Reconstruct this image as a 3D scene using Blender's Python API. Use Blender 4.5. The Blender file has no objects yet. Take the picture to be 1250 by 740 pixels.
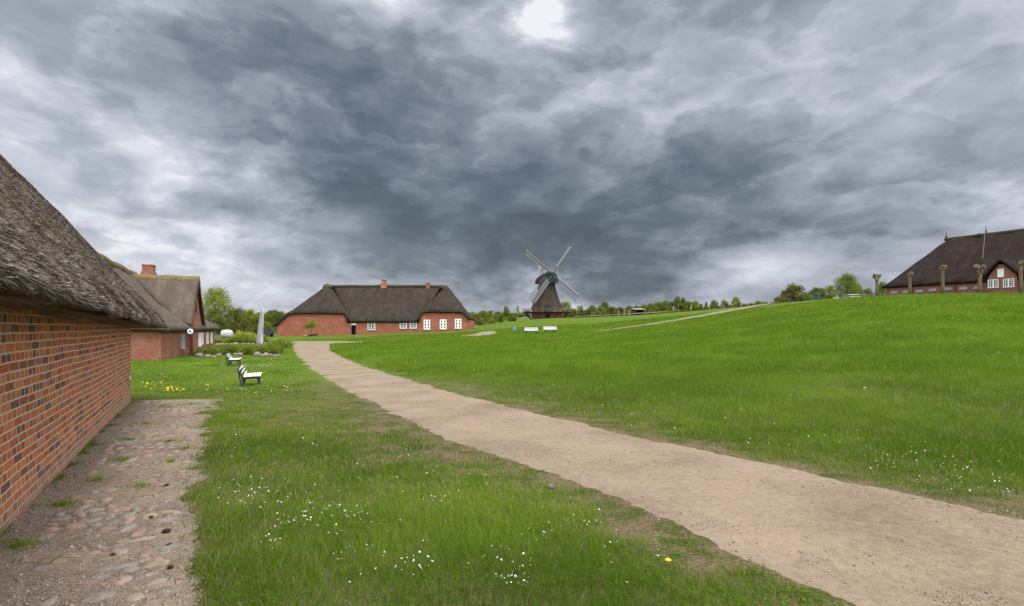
import bpy, bmesh, math, random
import numpy as np
from mathutils import Vector, Matrix, noise as mnoise

random.seed(7)
rng = np.random.default_rng(11)
SC = bpy.context.scene
COL = SC.collection
R = math.radians

# ------------------------------------------------------------------ camera
F = 640.0; HZ = 400.0; CAMZ = 1.6          # focal length and horizon in px of a 1250x740 frame
cam_d = bpy.data.cameras.new('camera'); cam = bpy.data.objects.new('camera', cam_d); COL.objects.link(cam)
cam.location = (0, 0, CAMZ); cam.rotation_euler = (R(90), 0, 0)
cam_d.sensor_width = 36; cam_d.lens = 36*F/1250
cam_d.shift_y = (HZ-370)/1250
cam_d.clip_start = 0.05; cam_d.clip_end = 9000
SC.camera = cam

# ------------------------------------------------------------------ node helper
class NT:
    def __init__(s, nt): s.nt = nt
    def n(s, t, **kw):
        nd = s.nt.nodes.new(t)
        for k, v in kw.items(): setattr(nd, k, v)
        return nd
    def put(s, sock, v):
        if isinstance(v, bpy.types.NodeSocket): s.nt.links.new(v, sock)
        elif v is not None:
            try: sock.default_value = v
            except Exception: sock.default_value = tuple(v)+(1.0,)
    def m(s, op, a, b=None, c=None, clamp=False):
        nd = s.n('ShaderNodeMath', operation=op, use_clamp=clamp)
        s.put(nd.inputs[0], a); s.put(nd.inputs[1], b); s.put(nd.inputs[2], c)
        return nd.outputs[0]
    def vm(s, op, a, b=None, sc=None):
        nd = s.n('ShaderNodeVectorMath', operation=op)
        s.put(nd.inputs[0], a); s.put(nd.inputs[1], b)
        if sc is not None: s.put(nd.inputs['Scale'], sc)
        return nd.outputs['Value'] if op in ('LENGTH', 'DOT_PRODUCT') else nd.outputs[0]
    def comb(s, x, y, z=0.0):
        nd = s.n('ShaderNodeCombineXYZ'); s.put(nd.inputs[0], x); s.put(nd.inputs[1], y); s.put(nd.inputs[2], z)
        return nd.outputs[0]
    def sep(s, v):
        nd = s.n('ShaderNodeSeparateXYZ'); s.put(nd.inputs[0], v); return nd.outputs[0], nd.outputs[1], nd.outputs[2]
    def noise(s, vec, scale=1.0, detail=5.0, rough=0.5, dist=0.0, out=0, dim='3D'):
        nd = s.n('ShaderNodeTexNoise', noise_dimensions=dim)
        s.put(nd.inputs['Vector'], vec); s.put(nd.inputs['Scale'], scale); s.put(nd.inputs['Detail'], detail)
        s.put(nd.inputs['Roughness'], rough); s.put(nd.inputs['Distortion'], dist)
        return nd.outputs[out]
    def ramp(s, f, stops, interp='LINEAR'):
        nd = s.n('ShaderNodeValToRGB'); r = nd.color_ramp; r.interpolation = interp
        while len(r.elements) < len(stops): r.elements.new(0.5)
        for e, (p, c) in zip(r.elements, stops):
            e.position = p; e.color = (c[0], c[1], c[2], 1) if hasattr(c, '__len__') else (c, c, c, 1)
        s.put(nd.inputs[0], f); return nd.outputs[0]
    def mix(s, f, a, b, mode='MIX'):
        nd = s.n('ShaderNodeMix', data_type='RGBA', blend_type=mode)
        s.put(nd.inputs[0], f); s.put(nd.inputs[6], c4(a)); s.put(nd.inputs[7], c4(b)); return nd.outputs[2]
    def smooth(s, v, a, b, lo=0.0, hi=1.0):
        nd = s.n('ShaderNodeMapRange', interpolation_type='SMOOTHSTEP')
        s.put(nd.inputs[0], v); s.put(nd.inputs[1], a); s.put(nd.inputs[2], b); s.put(nd.inputs[3], lo); s.put(nd.inputs[4], hi)
        return nd.outputs[0]
def c4(c):
    if hasattr(c, '__len__') and len(c) == 3: return (c[0], c[1], c[2], 1)
    return c

# ------------------------------------------------------------------ world: overcast sky of layered cloud
SUN_EL, SUN_AZ = 50.0, 140.0      # azimuth clockwise from +Y; the sun is behind cloud, high and behind the right shoulder
w = bpy.data.worlds.new('World'); SC.world = w; w.use_nodes = True
w.node_tree.nodes.clear(); T = NT(w.node_tree)
dirv = T.n('ShaderNodeTexCoord').outputs['Generated']
dirv = T.vm('NORMALIZE', dirv)
dx, dy, dz = T.sep(dirv)
az = T.m('ARCTAN2', dx, dy); el = T.m('ARCSINE', dz)
dzp = T.m('ADD', T.m('MAXIMUM', dz, 0.0), 0.24)
q = T.comb(T.m('DIVIDE', dx, dzp), T.m('DIVIDE', dy, dzp), 0.0)
qw = T.noise(q, 0.55, 3, 0.5, out=1)
qq = T.vm('ADD', q, T.vm('SCALE', T.vm('SUBTRACT', qw, (.5, .5, .5)), sc=0.9))
n1 = T.noise(qq, 0.80, 8, 0.52)
n2 = T.noise(T.vm('ADD', qq, (9.1, 4.2, 0)), 2.6, 10, 0.58, 0.25)
n3 = T.noise(T.vm('ADD', T.vm('MULTIPLY', qq, (.55, 1.0, 1)), (3.1, 17.2, 0)), 6.5, 9, 0.6)
# warped direction used to place the large bright gaps and the dark mass
wz = T.noise(T.vm('MULTIPLY', dirv, (1, 1, 2.2)), 3.0, 6, 0.55, out=1)
wx, wy, _ = T.sep(T.vm('SUBTRACT', wz, (.5, .5, .5)))
azw = T.m('MULTIPLY_ADD', wx, 0.42, az); elw = T.m('MULTIPLY_ADD', wy, 0.26, el)
def blob(px, py, sa, se, amt, rot=0.0):
    u = (px-625)/F; a0 = math.atan(u); e0 = math.atan((HZ-py)/F*math.cos(a0))
    da = T.m('SUBTRACT', azw, a0); de = T.m('SUBTRACT', elw, e0)
    ca, sn = math.cos(R(rot)), math.sin(R(rot))
    p = T.m('ADD', T.m('MULTIPLY', da, ca/R(sa)), T.m('MULTIPLY', de, sn/R(sa)))
    q_ = T.m('ADD', T.m('MULTIPLY', da, -sn/R(se)), T.m('MULTIPLY', de, ca/R(se)))
    d2 = T.m('ADD', T.m('MULTIPLY', p, p), T.m('MULTIPLY', q_, q_))
    return T.m('MULTIPLY', T.m('EXPONENT', T.m('MULTIPLY', d2, -1.0)), amt)
L = T.m('MULTIPLY_ADD', T.m('SUBTRACT', n1, .5), 0.50, 0.60)
L = T.m('ADD', L, T.m('MULTIPLY', T.m('SUBTRACT', n2, .5), 0.22))
L = T.m('ADD', L, T.m('MULTIPLY', T.m('SUBTRACT', n3, .5), 0.08))
for b in [(30, 85, 5, 2.2, .17, -30), (130, 155, 8, 1.8, .13, -38), (268, 252, 7, 2.2, .22, -22), (90, 290, 22, 9, .13, 0),
          (250, 320, 12, 5, .12, 0),
          (570, 270, 24, 8, -.26, -4), (400, 150, 14, 8, -.13, -40), (820, 250, 18, 7, -.15, 8), (620, 310, 16, 3.5, -.16, 0),
          (330, 60, 14, 10, -.08, -35),
          (637, 26, 3.6, 3.6, .55, 60), (430, -5, 5, 3, .35, 0), (1000, 215, 9, 2.5, .14, 15), (780, 140, 6, 3, .10, 40),
          (1180, 120, 14, 10, .05, 0), (1120, 230, 14, 3, -.08, 12),
          (880, 350, 18, 1.8, .16, 3), (1040, 300, 14, 1.4, .13, 6), (340, 362, 16, 2.0, .20, 0), (740, 364, 16, 1.4, .20, 0), (720, 170, 22, 8, -.08, 0), (960, 290, 18, 3.6, -.12, 8), (700, 290, 24, 5, -.12, 3), (430, 190, 12, 9, -.07, -35), (470, 70, 12, 6, -.05, 0), (590, 340, 8, 1.2, .08, 0),
          (1180, 300, 10, 4, .05, 0), (20, 10, 10, 6, -.05, 0)]:
    L = T.m('ADD', L, blob(*b))
n4 = T.noise(T.vm('MULTIPLY', T.vm('ADD', dirv, T.vm('SCALE', T.vm('SUBTRACT', wz, (.5, .5, .5)), sc=.25)), (1, 1, 1.8)), 5.2, 9, 0.56, 0.5)
pc = T.vm('MULTIPLY', T.vm('ADD', dirv, T.vm('SCALE', T.vm('SUBTRACT', wz, (.5, .5, .5)), sc=.08)), (1, 1, 1.5))
L = T.m('ADD', L, T.m('MULTIPLY', T.m('SUBTRACT', n4, .5), 0.36))
bill = None      # billowing lumps, dark in their bellies, and the same lumps shifted to light their upper edges
for sc_, am in ((2.8, .22), (5.8, .17), (12, .08), (25, .04)):
    a_n = T.m('ABSOLUTE', T.m('SUBTRACT', T.noise(pc, sc_, 1.5, .5), .5))
    b_n = T.m('ABSOLUTE', T.m('SUBTRACT', T.noise(T.vm('ADD', pc, (.05/sc_, .0, .35/sc_)), sc_, 1.5, .5), .5))
    v_ = T.m('ADD', T.m('MULTIPLY', T.m('SUBTRACT', a_n, .10), am*1.0), T.m('MULTIPLY', T.m('SUBTRACT', b_n, a_n), am*-1.3))
    bill = v_ if bill is None else T.m('ADD', bill, v_)
L = T.m('ADD', L, bill)
for sc_, am, o_ in ((1.7, .13, 0), (3.1, .13, 3.3), (6.0, .075, 8.1), (12.0, .042, 5.2)):      # overlapping sheets with one crisp edge each
    lay = T.noise(T.vm('ADD', T.vm('MULTIPLY', pc, (1, 1, 1.35)), (o_, 1.7*o_, 0)), sc_, 6, .52)
    edge = T.smooth(lay, .490, .535)
    soft = T.smooth(lay, .50, .70)
    L = T.m('ADD', L, T.m('MULTIPLY', T.m('SUBTRACT', T.m('SUBTRACT', edge, T.m('MULTIPLY', soft, 1.15)), .22), am))
cloud = T.ramp(L, [(0.0, (.085, .106, .134)), (0.20, (.130, .158, .198)), (0.36, (.205, .238, .288)), (0.52, (.325, .360, .425)),
                   (0.70, (.480, .515, .600)), (0.86, (.68, .70, .78)), (1.0, (.93, .94, .98))])
sky = T.n('ShaderNodeTexSky'); sky.sky_type = 'NISHITA'; sky.sun_disc = False
sky.sun_elevation = R(SUN_EL); sky.sun_rotation = R(SUN_AZ); sky.air_density = 1.2; sky.dust_density = 2.0
# added out-of-view sky brightness overhead, behind and at right, lighting ground and walls
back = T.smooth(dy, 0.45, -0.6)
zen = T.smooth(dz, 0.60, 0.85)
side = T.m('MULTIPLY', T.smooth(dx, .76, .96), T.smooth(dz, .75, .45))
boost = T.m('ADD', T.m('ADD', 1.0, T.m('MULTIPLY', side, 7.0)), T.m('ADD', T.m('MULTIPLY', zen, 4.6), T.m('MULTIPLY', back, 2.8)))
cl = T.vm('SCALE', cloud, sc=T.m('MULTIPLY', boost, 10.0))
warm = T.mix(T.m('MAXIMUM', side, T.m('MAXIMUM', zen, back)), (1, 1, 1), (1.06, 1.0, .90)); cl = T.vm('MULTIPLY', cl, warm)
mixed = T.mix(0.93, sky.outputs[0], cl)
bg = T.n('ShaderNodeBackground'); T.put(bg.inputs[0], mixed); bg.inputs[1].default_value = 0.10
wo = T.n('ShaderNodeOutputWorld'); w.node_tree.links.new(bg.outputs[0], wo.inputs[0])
w.cycles.sampling_method = 'MANUAL'; w.cycles.sample_map_resolution = 512

sd = bpy.data.lights.new('sun', 'SUN'); sd.energy = 1.5; sd.angle = R(14); sd.color = (1.0, .96, .90)
so = bpy.data.objects.new('sun', sd); COL.objects.link(so)
_a = R(SUN_AZ); sdir = Vector((math.sin(_a)*math.cos(R(SUN_EL)), math.cos(_a)*math.cos(R(SUN_EL)), math.sin(R(SUN_EL))))
so.rotation_euler = (-sdir).to_track_quat('-Z', 'Y').to_euler(); so.location = (0, -20, 60)
vs = SC.view_settings; vs.view_transform = 'Standard'; vs.look = 'None'; vs.exposure = 0.0; vs.gamma = 1.0; vs.use_curve_mapping = False
SC.render.engine = 'CYCLES'
SC.cycles.max_bounces = 5; SC.cycles.diffuse_bounces = 3; SC.cycles.transparent_max_bounces = 4
try: SC.cycles.use_denoising = True
except Exception: pass

# ------------------------------------------------------------------ materials
def mat(name, rough=0.9, spec=0.2):
    m = bpy.data.materials.new(name); m.use_nodes = True
    nt = m.node_tree; b = nt.nodes['Principled BSDF']
    b.inputs['Roughness'].default_value = rough
    b.inputs['Specular IOR Level'].default_value = spec
    return m, NT(nt), b
def bump(t, b, h, dist=0.01, strength=1.0):
    nd = t.n('ShaderNodeBump'); nd.inputs['Strength'].default_value = strength; nd.inputs['Distance'].default_value = dist
    t.put(nd.inputs['Height'], h); t.nt.links.new(nd.outputs[0], b.inputs['Normal'])
def plain(name, col, rough=.8, var=.25, scale=3.0, spec=.2, metal=0.0, bmp=.004):
    m, t, b = mat(name, rough, spec)
    co = t.n('ShaderNodeTexCoord').outputs['Object']
    n = t.noise(co, scale, 6, .6)
    lo = tuple(c*(1-var) for c in col); hi = tuple(min(1, c*(1+var)) for c in col)
    t.put(b.inputs['Base Color'], t.ramp(n, [(.3, lo), (.7, hi)]))
    b.inputs['Metallic'].default_value = metal
    if bmp: bump(t, b, t.noise(co, scale*9, 4, .6), bmp)
    return m
def brick_mat(name, cols, mortar, course=.0775, blen=.252, joint=.012, weather=.25, bumpd=.006, rows_alt=True, big=0.25, foot=0.0):
    m, t, b = mat(name, .88, .15)
    uv = t.n('ShaderNodeUVMap').outputs[0]
    wv = t.vm('SCALE', t.vm('SUBTRACT', t.noise(uv, 9, 3, .5, out=1), (.5, .5, .5)), sc=.010)
    wl = t.vm('SCALE', t.vm('SUBTRACT', t.noise(uv, .6, 2, .5, out=1), (.5, .5, .5)), sc=.05)
    uvw = t.vm('ADD', t.vm('ADD', uv, wv), wl)
    u, v, _ = t.sep(uvw)
    vr = t.m('DIVIDE', v, course); row = t.m('FLOOR', vr); fv = t.m('SUBTRACT', vr, row)
    par = t.m('MODULO', t.m('ABSOLUTE', row), 2.0)
    half = t.m('MODULO', t.m('ABSOLUTE', t.m('FLOOR', t.m('DIVIDE', row, 2.0))), 2.0)
    ln = t.m('MULTIPLY', blen, t.m('SUBTRACT', 1.0, t.m('MULTIPLY', par, .5)))   # headers in every other course
    off = t.m('ADD', t.m('MULTIPLY', half, blen*.5), t.m('MULTIPLY', par, blen*.25))
    jit = t.n('ShaderNodeTexWhiteNoise', noise_dimensions='1D'); t.put(jit.inputs['W'], row)
    off = t.m('ADD', off, t.m('MULTIPLY', jit.outputs[0], .05))
    ur = t.m('DIVIDE', t.m('ADD', u, off), ln); colx = t.m('FLOOR', ur); fu = t.m('SUBTRACT', ur, colx)
    eu = t.m('MULTIPLY', t.m('MINIMUM', fu, t.m('SUBTRACT', 1, fu)), ln)
    ev = t.m('MULTIPLY', t.m('MINIMUM', fv, t.m('SUBTRACT', 1, fv)), course)
    e = t.m('MINIMUM', eu, ev)
    wn = t.n('ShaderNodeTexWhiteNoise', noise_dimensions='2D'); t.put(wn.inputs['Vector'], t.comb(colx, row))
    en = t.m('ADD', e, t.m('MULTIPLY', t.m('SUBTRACT', t.noise(uv, 60, 3, .6), .5), .008))
    mask = t.smooth(en, joint*.38, joint*.75)
    k = len(cols); bc = t.ramp(wn.outputs[0], [(i/k, c) for i, c in enumerate(cols)], 'CONSTANT')
    bc = t.mix(t.smooth(t.noise(uv, 45, 5, .7), .35, .75), bc, t.vm('SCALE', bc, sc=.62))
    bc = t.mix(t.m('MULTIPLY', t.smooth(t.noise(uv, 14, 4, .6), .58, .72), .45), bc, (.36, .27, .22))
    mc = t.mix(t.noise(uv, 30, 4, .6), tuple(c*.7 for c in mortar), tuple(min(1, c*1.2) for c in mortar))
    c = t.mix(mask, mc, bc)
    ws = t.noise(uv, .8, 5, .65)
    c = t.mix(t.m('MULTIPLY', t.smooth(ws, .45, .75), weather), c, (.42, .29, .21))
    c = t.mix(t.m('MULTIPLY', t.smooth(t.noise(t.vm('ADD', uv, (7, 3, 0)), .5, 5, .65), .5, .75), big), c, t.vm('SCALE', c, sc=.5))
    if foot:
        c = t.mix(t.m('MULTIPLY', t.smooth(t.m('ADD', v, t.m('MULTIPLY', t.noise(uv, 6, 4, .6), .25)), .42, .10), foot), c, (.33, .24, .18))
    t.put(b.inputs['Base Color'], c)
    bump(t, b, t.m('ADD', mask, t.m('MULTIPLY', t.noise(uv, 70, 5, .65), .5)), bumpd)
    return m
M = {}
M['brick_near'] = brick_mat('brick_near', [(.47, .130, .045), (.38, .096, .038), (.53, .165, .060), (.27, .082, .046), (.42, .140, .070), (.48, .150, .055), (.36, .105, .055), (.50, .140, .050), (.155, .072, .060), (.44, .125, .050), (.33, .120, .080), (.52, .180, .080), (.20, .078, .058), (.46, .120, .045)],
                            (.50, .42, .29), weather=.22, big=.15, foot=.55, joint=.0150, bumpd=.009)
M['brick_old'] = brick_mat('brick_old', [(.31, .090, .052), (.27, .076, .044), (.35, .110, .066), (.23, .070, .045), (.33, .10, .06)], (.33, .22, .16), weather=.35, big=.2)
M['brick_far'] = brick_mat('brick_far', [(.35, .088, .050), (.30, .072, .042), (.38, .105, .060), (.26, .066, .042), (.35, .095, .055)], (.36, .22, .155), weather=.35, big=.12)
M['brick_farm'] = brick_mat('brick_farm', [(.27, .085, .062), (.23, .075, .055), (.31, .10, .075), (.20, .07, .055), (.28, .095, .07)], (.30, .22, .19), weather=.25, big=.15)
M['brick_mill'] = brick_mat('brick_mill', [(.25, .070, .050), (.21, .060, .045), (.28, .085, .060), (.18, .055, .045), (.25, .08, .06)], (.28, .20, .17), weather=.2, big=.2)

def thatch_mat(name, dark, mid, light, moss=(.10, .09, .035), mossamt=.3, fine=1.0, bd=.02):
    m, t, b = mat(name, .95, .08)
    uv = t.n('ShaderNodeUVMap').outputs[0]
    s1 = t.noise(t.vm('MULTIPLY', uv, (36*fine, 28*fine, 1)), 1.0, 6, .7, .4)
    s2 = t.noise(t.vm('MULTIPLY', uv, (1.2, .8, 1)), 1.0, 5, .6)
    s3 = t.noise(t.vm('MULTIPLY', uv, (1.3, .16, 1)), 1.0, 4, .65)
    lay = t.noise(t.vm('MULTIPLY', uv, (.5, 3.0, 1)), 1.0, 4, .6)
    f = t.m('ADD', t.m('MULTIPLY', s1, .38), t.m('ADD', t.m('MULTIPLY', s2, .26), t.m('ADD', t.m('MULTIPLY', s3, .26), t.m('MULTIPLY', lay, .12))))
    c = t.ramp(f, [(.36, dark), (.52, mid), (.68, light)])
    mo = t.m('MULTIPLY', t.smooth(t.noise(t.vm('ADD', uv, (31, 7, 0)), .7, 6, .7), .50, .68), mossamt)
    c = t.mix(mo, c, moss)
    t.put(b.inputs['Base Color'], c)
    bump(t, b, t.m('ADD', s1, t.m('MULTIPLY', s2, .8)), bd)
    return m
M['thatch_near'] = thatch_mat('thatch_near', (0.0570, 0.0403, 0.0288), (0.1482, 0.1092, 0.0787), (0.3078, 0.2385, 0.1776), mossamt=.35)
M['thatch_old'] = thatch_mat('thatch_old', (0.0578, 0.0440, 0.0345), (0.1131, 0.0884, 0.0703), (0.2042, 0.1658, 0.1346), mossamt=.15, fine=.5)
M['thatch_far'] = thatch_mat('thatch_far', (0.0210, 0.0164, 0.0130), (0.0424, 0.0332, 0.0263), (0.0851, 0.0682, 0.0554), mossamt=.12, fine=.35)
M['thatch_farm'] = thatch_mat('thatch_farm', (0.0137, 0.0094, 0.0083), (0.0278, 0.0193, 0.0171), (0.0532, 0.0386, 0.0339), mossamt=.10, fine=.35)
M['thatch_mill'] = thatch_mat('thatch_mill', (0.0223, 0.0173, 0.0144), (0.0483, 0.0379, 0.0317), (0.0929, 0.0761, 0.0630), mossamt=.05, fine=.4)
M['ridge_moss'] = thatch_mat('ridge_moss', (.09, .065, .030), (.18, .135, .065), (.26, .20, .10), moss=(.14, .13, .04), mossamt=.4, fine=.6)
M['ridge_dark'] = thatch_mat('ridge_dark', (.045, .036, .024), (.075, .060, .036), (.11, .09, .05), moss=(.10, .11, .03), mossamt=.4, fine=.5)
M['white'] = plain('white_paint', (.78, .78, .76), .55, .06, 4)
M['white_bench'] = plain('weathered_white_paint', (.72, .70, .70), .6, .12, 6)
M['glass'] = plain('window_glass', (.045, .055, .068), .12, .4, 2, .6, bmp=0)
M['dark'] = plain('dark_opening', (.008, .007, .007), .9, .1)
M['iron'] = plain('dark_bench_iron', (.035, .033, .045), .55, .2, 5, .4)
M['darkwood'] = plain('dark_timber', (.055, .042, .035), .8, .3, 4)
M['wood'] = plain('grey_timber', (.20, .17, .14), .85, .3, 5)
M['lightwood'] = plain('light_timber', (.36, .31, .25), .85, .25, 5)
M['reddoor'] = plain('oxblood_board', (.10, .035, .035), .7, .2)
M['bluedoor'] = plain('blue_green_door', (.016, .030, .042), .6, .2)
M['capgreen'] = plain('cap_green', (.022, .048, .045), .6, .3)
M['sail'] = plain('sail_grey', (.20, .205, .205), .6, .2)
M['sail_d'] = plain('sail_frame', (.085, .10, .10), .6, .25)
M['pink'] = plain('fan_red_white', (.60, .42, .44), .6, .2)
M['blue'] = plain('fan_blue', (.05, .09, .22), .6, .2)
M['stone'] = None
M['verge'] = plain('verge_board', (.14, .05, .045), .7, .25)
M['tank'] = plain('white_tank', (.46, .44, .43), .6, .15, 2)
M['tarp'] = plain('dark_blue_grey_board', (.045, .055, .072), .6, .3, 3)
M['binblue'] = plain('bin_blue', (.22, .29, .42), .5, .15)
M['bark_poll'] = plain('pollard_bark', (.15, .115, .068), .95, .45, 5, bmp=.03)
M['bark'] = plain('bark', (.115, .09, .068), .95, .35, 6, bmp=.02)
M['bark_pale'] = plain('pale_bark', (.32, .29, .25), .9, .3, 6)
M['litter'] = plain('dark_clod', (.060, .030, .020), .9, .5, 30)

def wood_post_mat():
    m, t, b = mat('bleached_bone_grey', .8, .2)
    co = t.n('ShaderNodeTexCoord').outputs['Object']
    s = t.noise(t.vm('MULTIPLY', co, (9, 9, .7)), 1.0, 6, .6, .4)
    s2 = t.noise(co, .9, 4, .6)
    c = t.ramp(t.m('ADD', t.m('MULTIPLY', s, .7), t.m('MULTIPLY', s2, .3)), [(.35, (.20, .185, .20)), (.5, (.34, .32, .34)), (.62, (.56, .54, .53))])
    t.put(b.inputs['Base Color'], c); bump(t, b, s, .03); return m
M['bone'] = wood_post_mat()

def stone_mat(name, cols):
    m, t, b = mat(name, .85, .2)
    oi = t.n('ShaderNodeObjectInfo').outputs['Random']
    at = t.n('ShaderNodeAttribute'); at.attribute_name = 'tint'
    k = t.m('FRACT', t.m('ADD', oi, at.outputs['Fac']))
    co = t.n('ShaderNodeTexCoord').outputs['Object']
    c = t.ramp(k, [(i/len(cols), c_) for i, c_ in enumerate(cols)], 'CONSTANT')
    c = t.mix(t.smooth(t.noise(co, 9, 5, .7), .35, .7), c, t.vm('SCALE', c, sc=.62))
    t.put(b.inputs['Base Color'], c); bump(t, b, t.noise(co, 30, 5, .6), .006); return m
M['stone'] = stone_mat('boulder_granite', [(.25, .21, .17), (.29, .20, .155), (.20, .185, .165), (.30, .27, .22), (.26, .18, .135)])
M['cobble'] = stone_mat('cobble_stone', [(.34, .245, .18), (.30, .25, .20), (.36, .225, .17), (.28, .245, .205), (.34, .27, .19), (.36, .27, .22), (.27, .225, .18), (.29, .25, .21)])
M['pebble'] = stone_mat('gravel_pebble', [(.36, .29, .23), (.28, .23, .19), (.42, .36, .30), (.22, .19, .175), (.46, .41, .36), (.33, .25, .19)])

def leaf_mat(name, lo, hi, trans=.35):
    m = bpy.data.materials.new(name); m.use_nodes = True; nt = m.node_tree; nt.nodes.clear(); t = NT(nt)
    at = t.n('ShaderNodeAttribute'); at.attribute_name = 'tint'
    oi = t.n('ShaderNodeObjectInfo').outputs['Random']
    c = t.mix(at.outputs['Fac'], lo, hi)
    hs = t.n('ShaderNodeHueSaturation'); t.put(hs.inputs['Color'], c)
    t.put(hs.inputs['Hue'], t.m('MULTIPLY_ADD', oi, .02, .49)); t.put(hs.inputs['Value'], t.m('MULTIPLY_ADD', oi, .4, .8)); 
    c = hs.outputs[0]
    d = t.n('ShaderNodeBsdfDiffuse'); tr = t.n('ShaderNodeBsdfTranslucent'); mx = t.n('ShaderNodeMixShader')
    t.put(d.inputs[0], c); t.put(tr.inputs[0], c); mx.inputs[0].default_value = trans
    nt.links.new(d.outputs[0], mx.inputs[1]); nt.links.new(tr.outputs[0], mx.inputs[2])
    o = t.n('ShaderNodeOutputMaterial'); nt.links.new(mx.outputs[0], o.inputs[0]); return m
M['leaf_spring'] = leaf_mat('leaf_spring', (.15, .17, .024), (.34, .37, .06))
M['leaf_mid'] = leaf_mat('leaf_mid', (.11, .14, .022), (.24, .28, .045))
M['leaf_dark'] = leaf_mat('leaf_dark', (.065, .095, .018), (.15, .20, .036))
M['leaf_olive'] = leaf_mat('leaf_olive', (.11, .12, .032), (.24, .25, .075))
M['leaf_yellow'] = leaf_mat('leaf_yellow', (.22, .22, .035), (.42, .40, .09))
def grass_mat():
    m = bpy.data.materials.new('grass_blade'); m.use_nodes = True; nt = m.node_tree; nt.nodes.clear(); t = NT(nt)
    at = t.n('ShaderNodeAttribute'); at.attribute_name = 'tint'
    c = t.ramp(at.outputs['Fac'], [(0, (.078, .146, .013)), (.40, (.138, .238, .021)), (.80, (.252, .355, .040)), (.88, (.30, .33, .06)), (1.0, (.42, .35, .16))])
    d = t.n('ShaderNodeBsdfDiffuse'); tr = t.n('ShaderNodeBsdfTranslucent'); mx = t.n('ShaderNodeMixShader')
    t.put(d.inputs[0], c); t.put(tr.inputs[0], c); mx.inputs[0].default_value = .42
    nt.links.new(d.outputs[0], mx.inputs[1]); nt.links.new(tr.outputs[0], mx.inputs[2])
    o = t.n('ShaderNodeOutputMaterial'); nt.links.new(mx.outputs[0], o.inputs[0]); return m
M['grass_near'] = grass_mat()
M['petal'] = plain('daisy_petal', (.62, .60, .58), .6, .05, 20, bmp=0)
M['dandelion'] = plain('dandelion_yellow', (.70, .50, .015), .6, .1, 20, bmp=0)

# ------------------------------------------------------------------ noise in numpy
_pt = np.random.default_rng(5).random((256, 256))
def vnoise(x, y, s=1.0):
    x = np.asarray(x, float)*s; y = np.asarray(y, float)*s
    xi = np.floor(x).astype(int); yi = np.floor(y).astype(int); fx = x-xi; fy = y-yi
    fx = fx*fx*(3-2*fx); fy = fy*fy*(3-2*fy)
    a = _pt[xi % 256, yi % 256]; b = _pt[(xi+1) % 256, yi % 256]; c = _pt[xi % 256, (yi+1) % 256]; d = _pt[(xi+1) % 256, (yi+1) % 256]
    return (a*(1-fx)+b*fx)*(1-fy)+(c*(1-fx)+d*fx)*fy
def fbm(x, y, s=1.0, o=4):
    t = 0; a = 1; n = 0
    for i in range(o): t = t+a*vnoise(x+17.3*i, y-9.1*i, s*2**i); n += a; a *= .5
    return t/n

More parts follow.
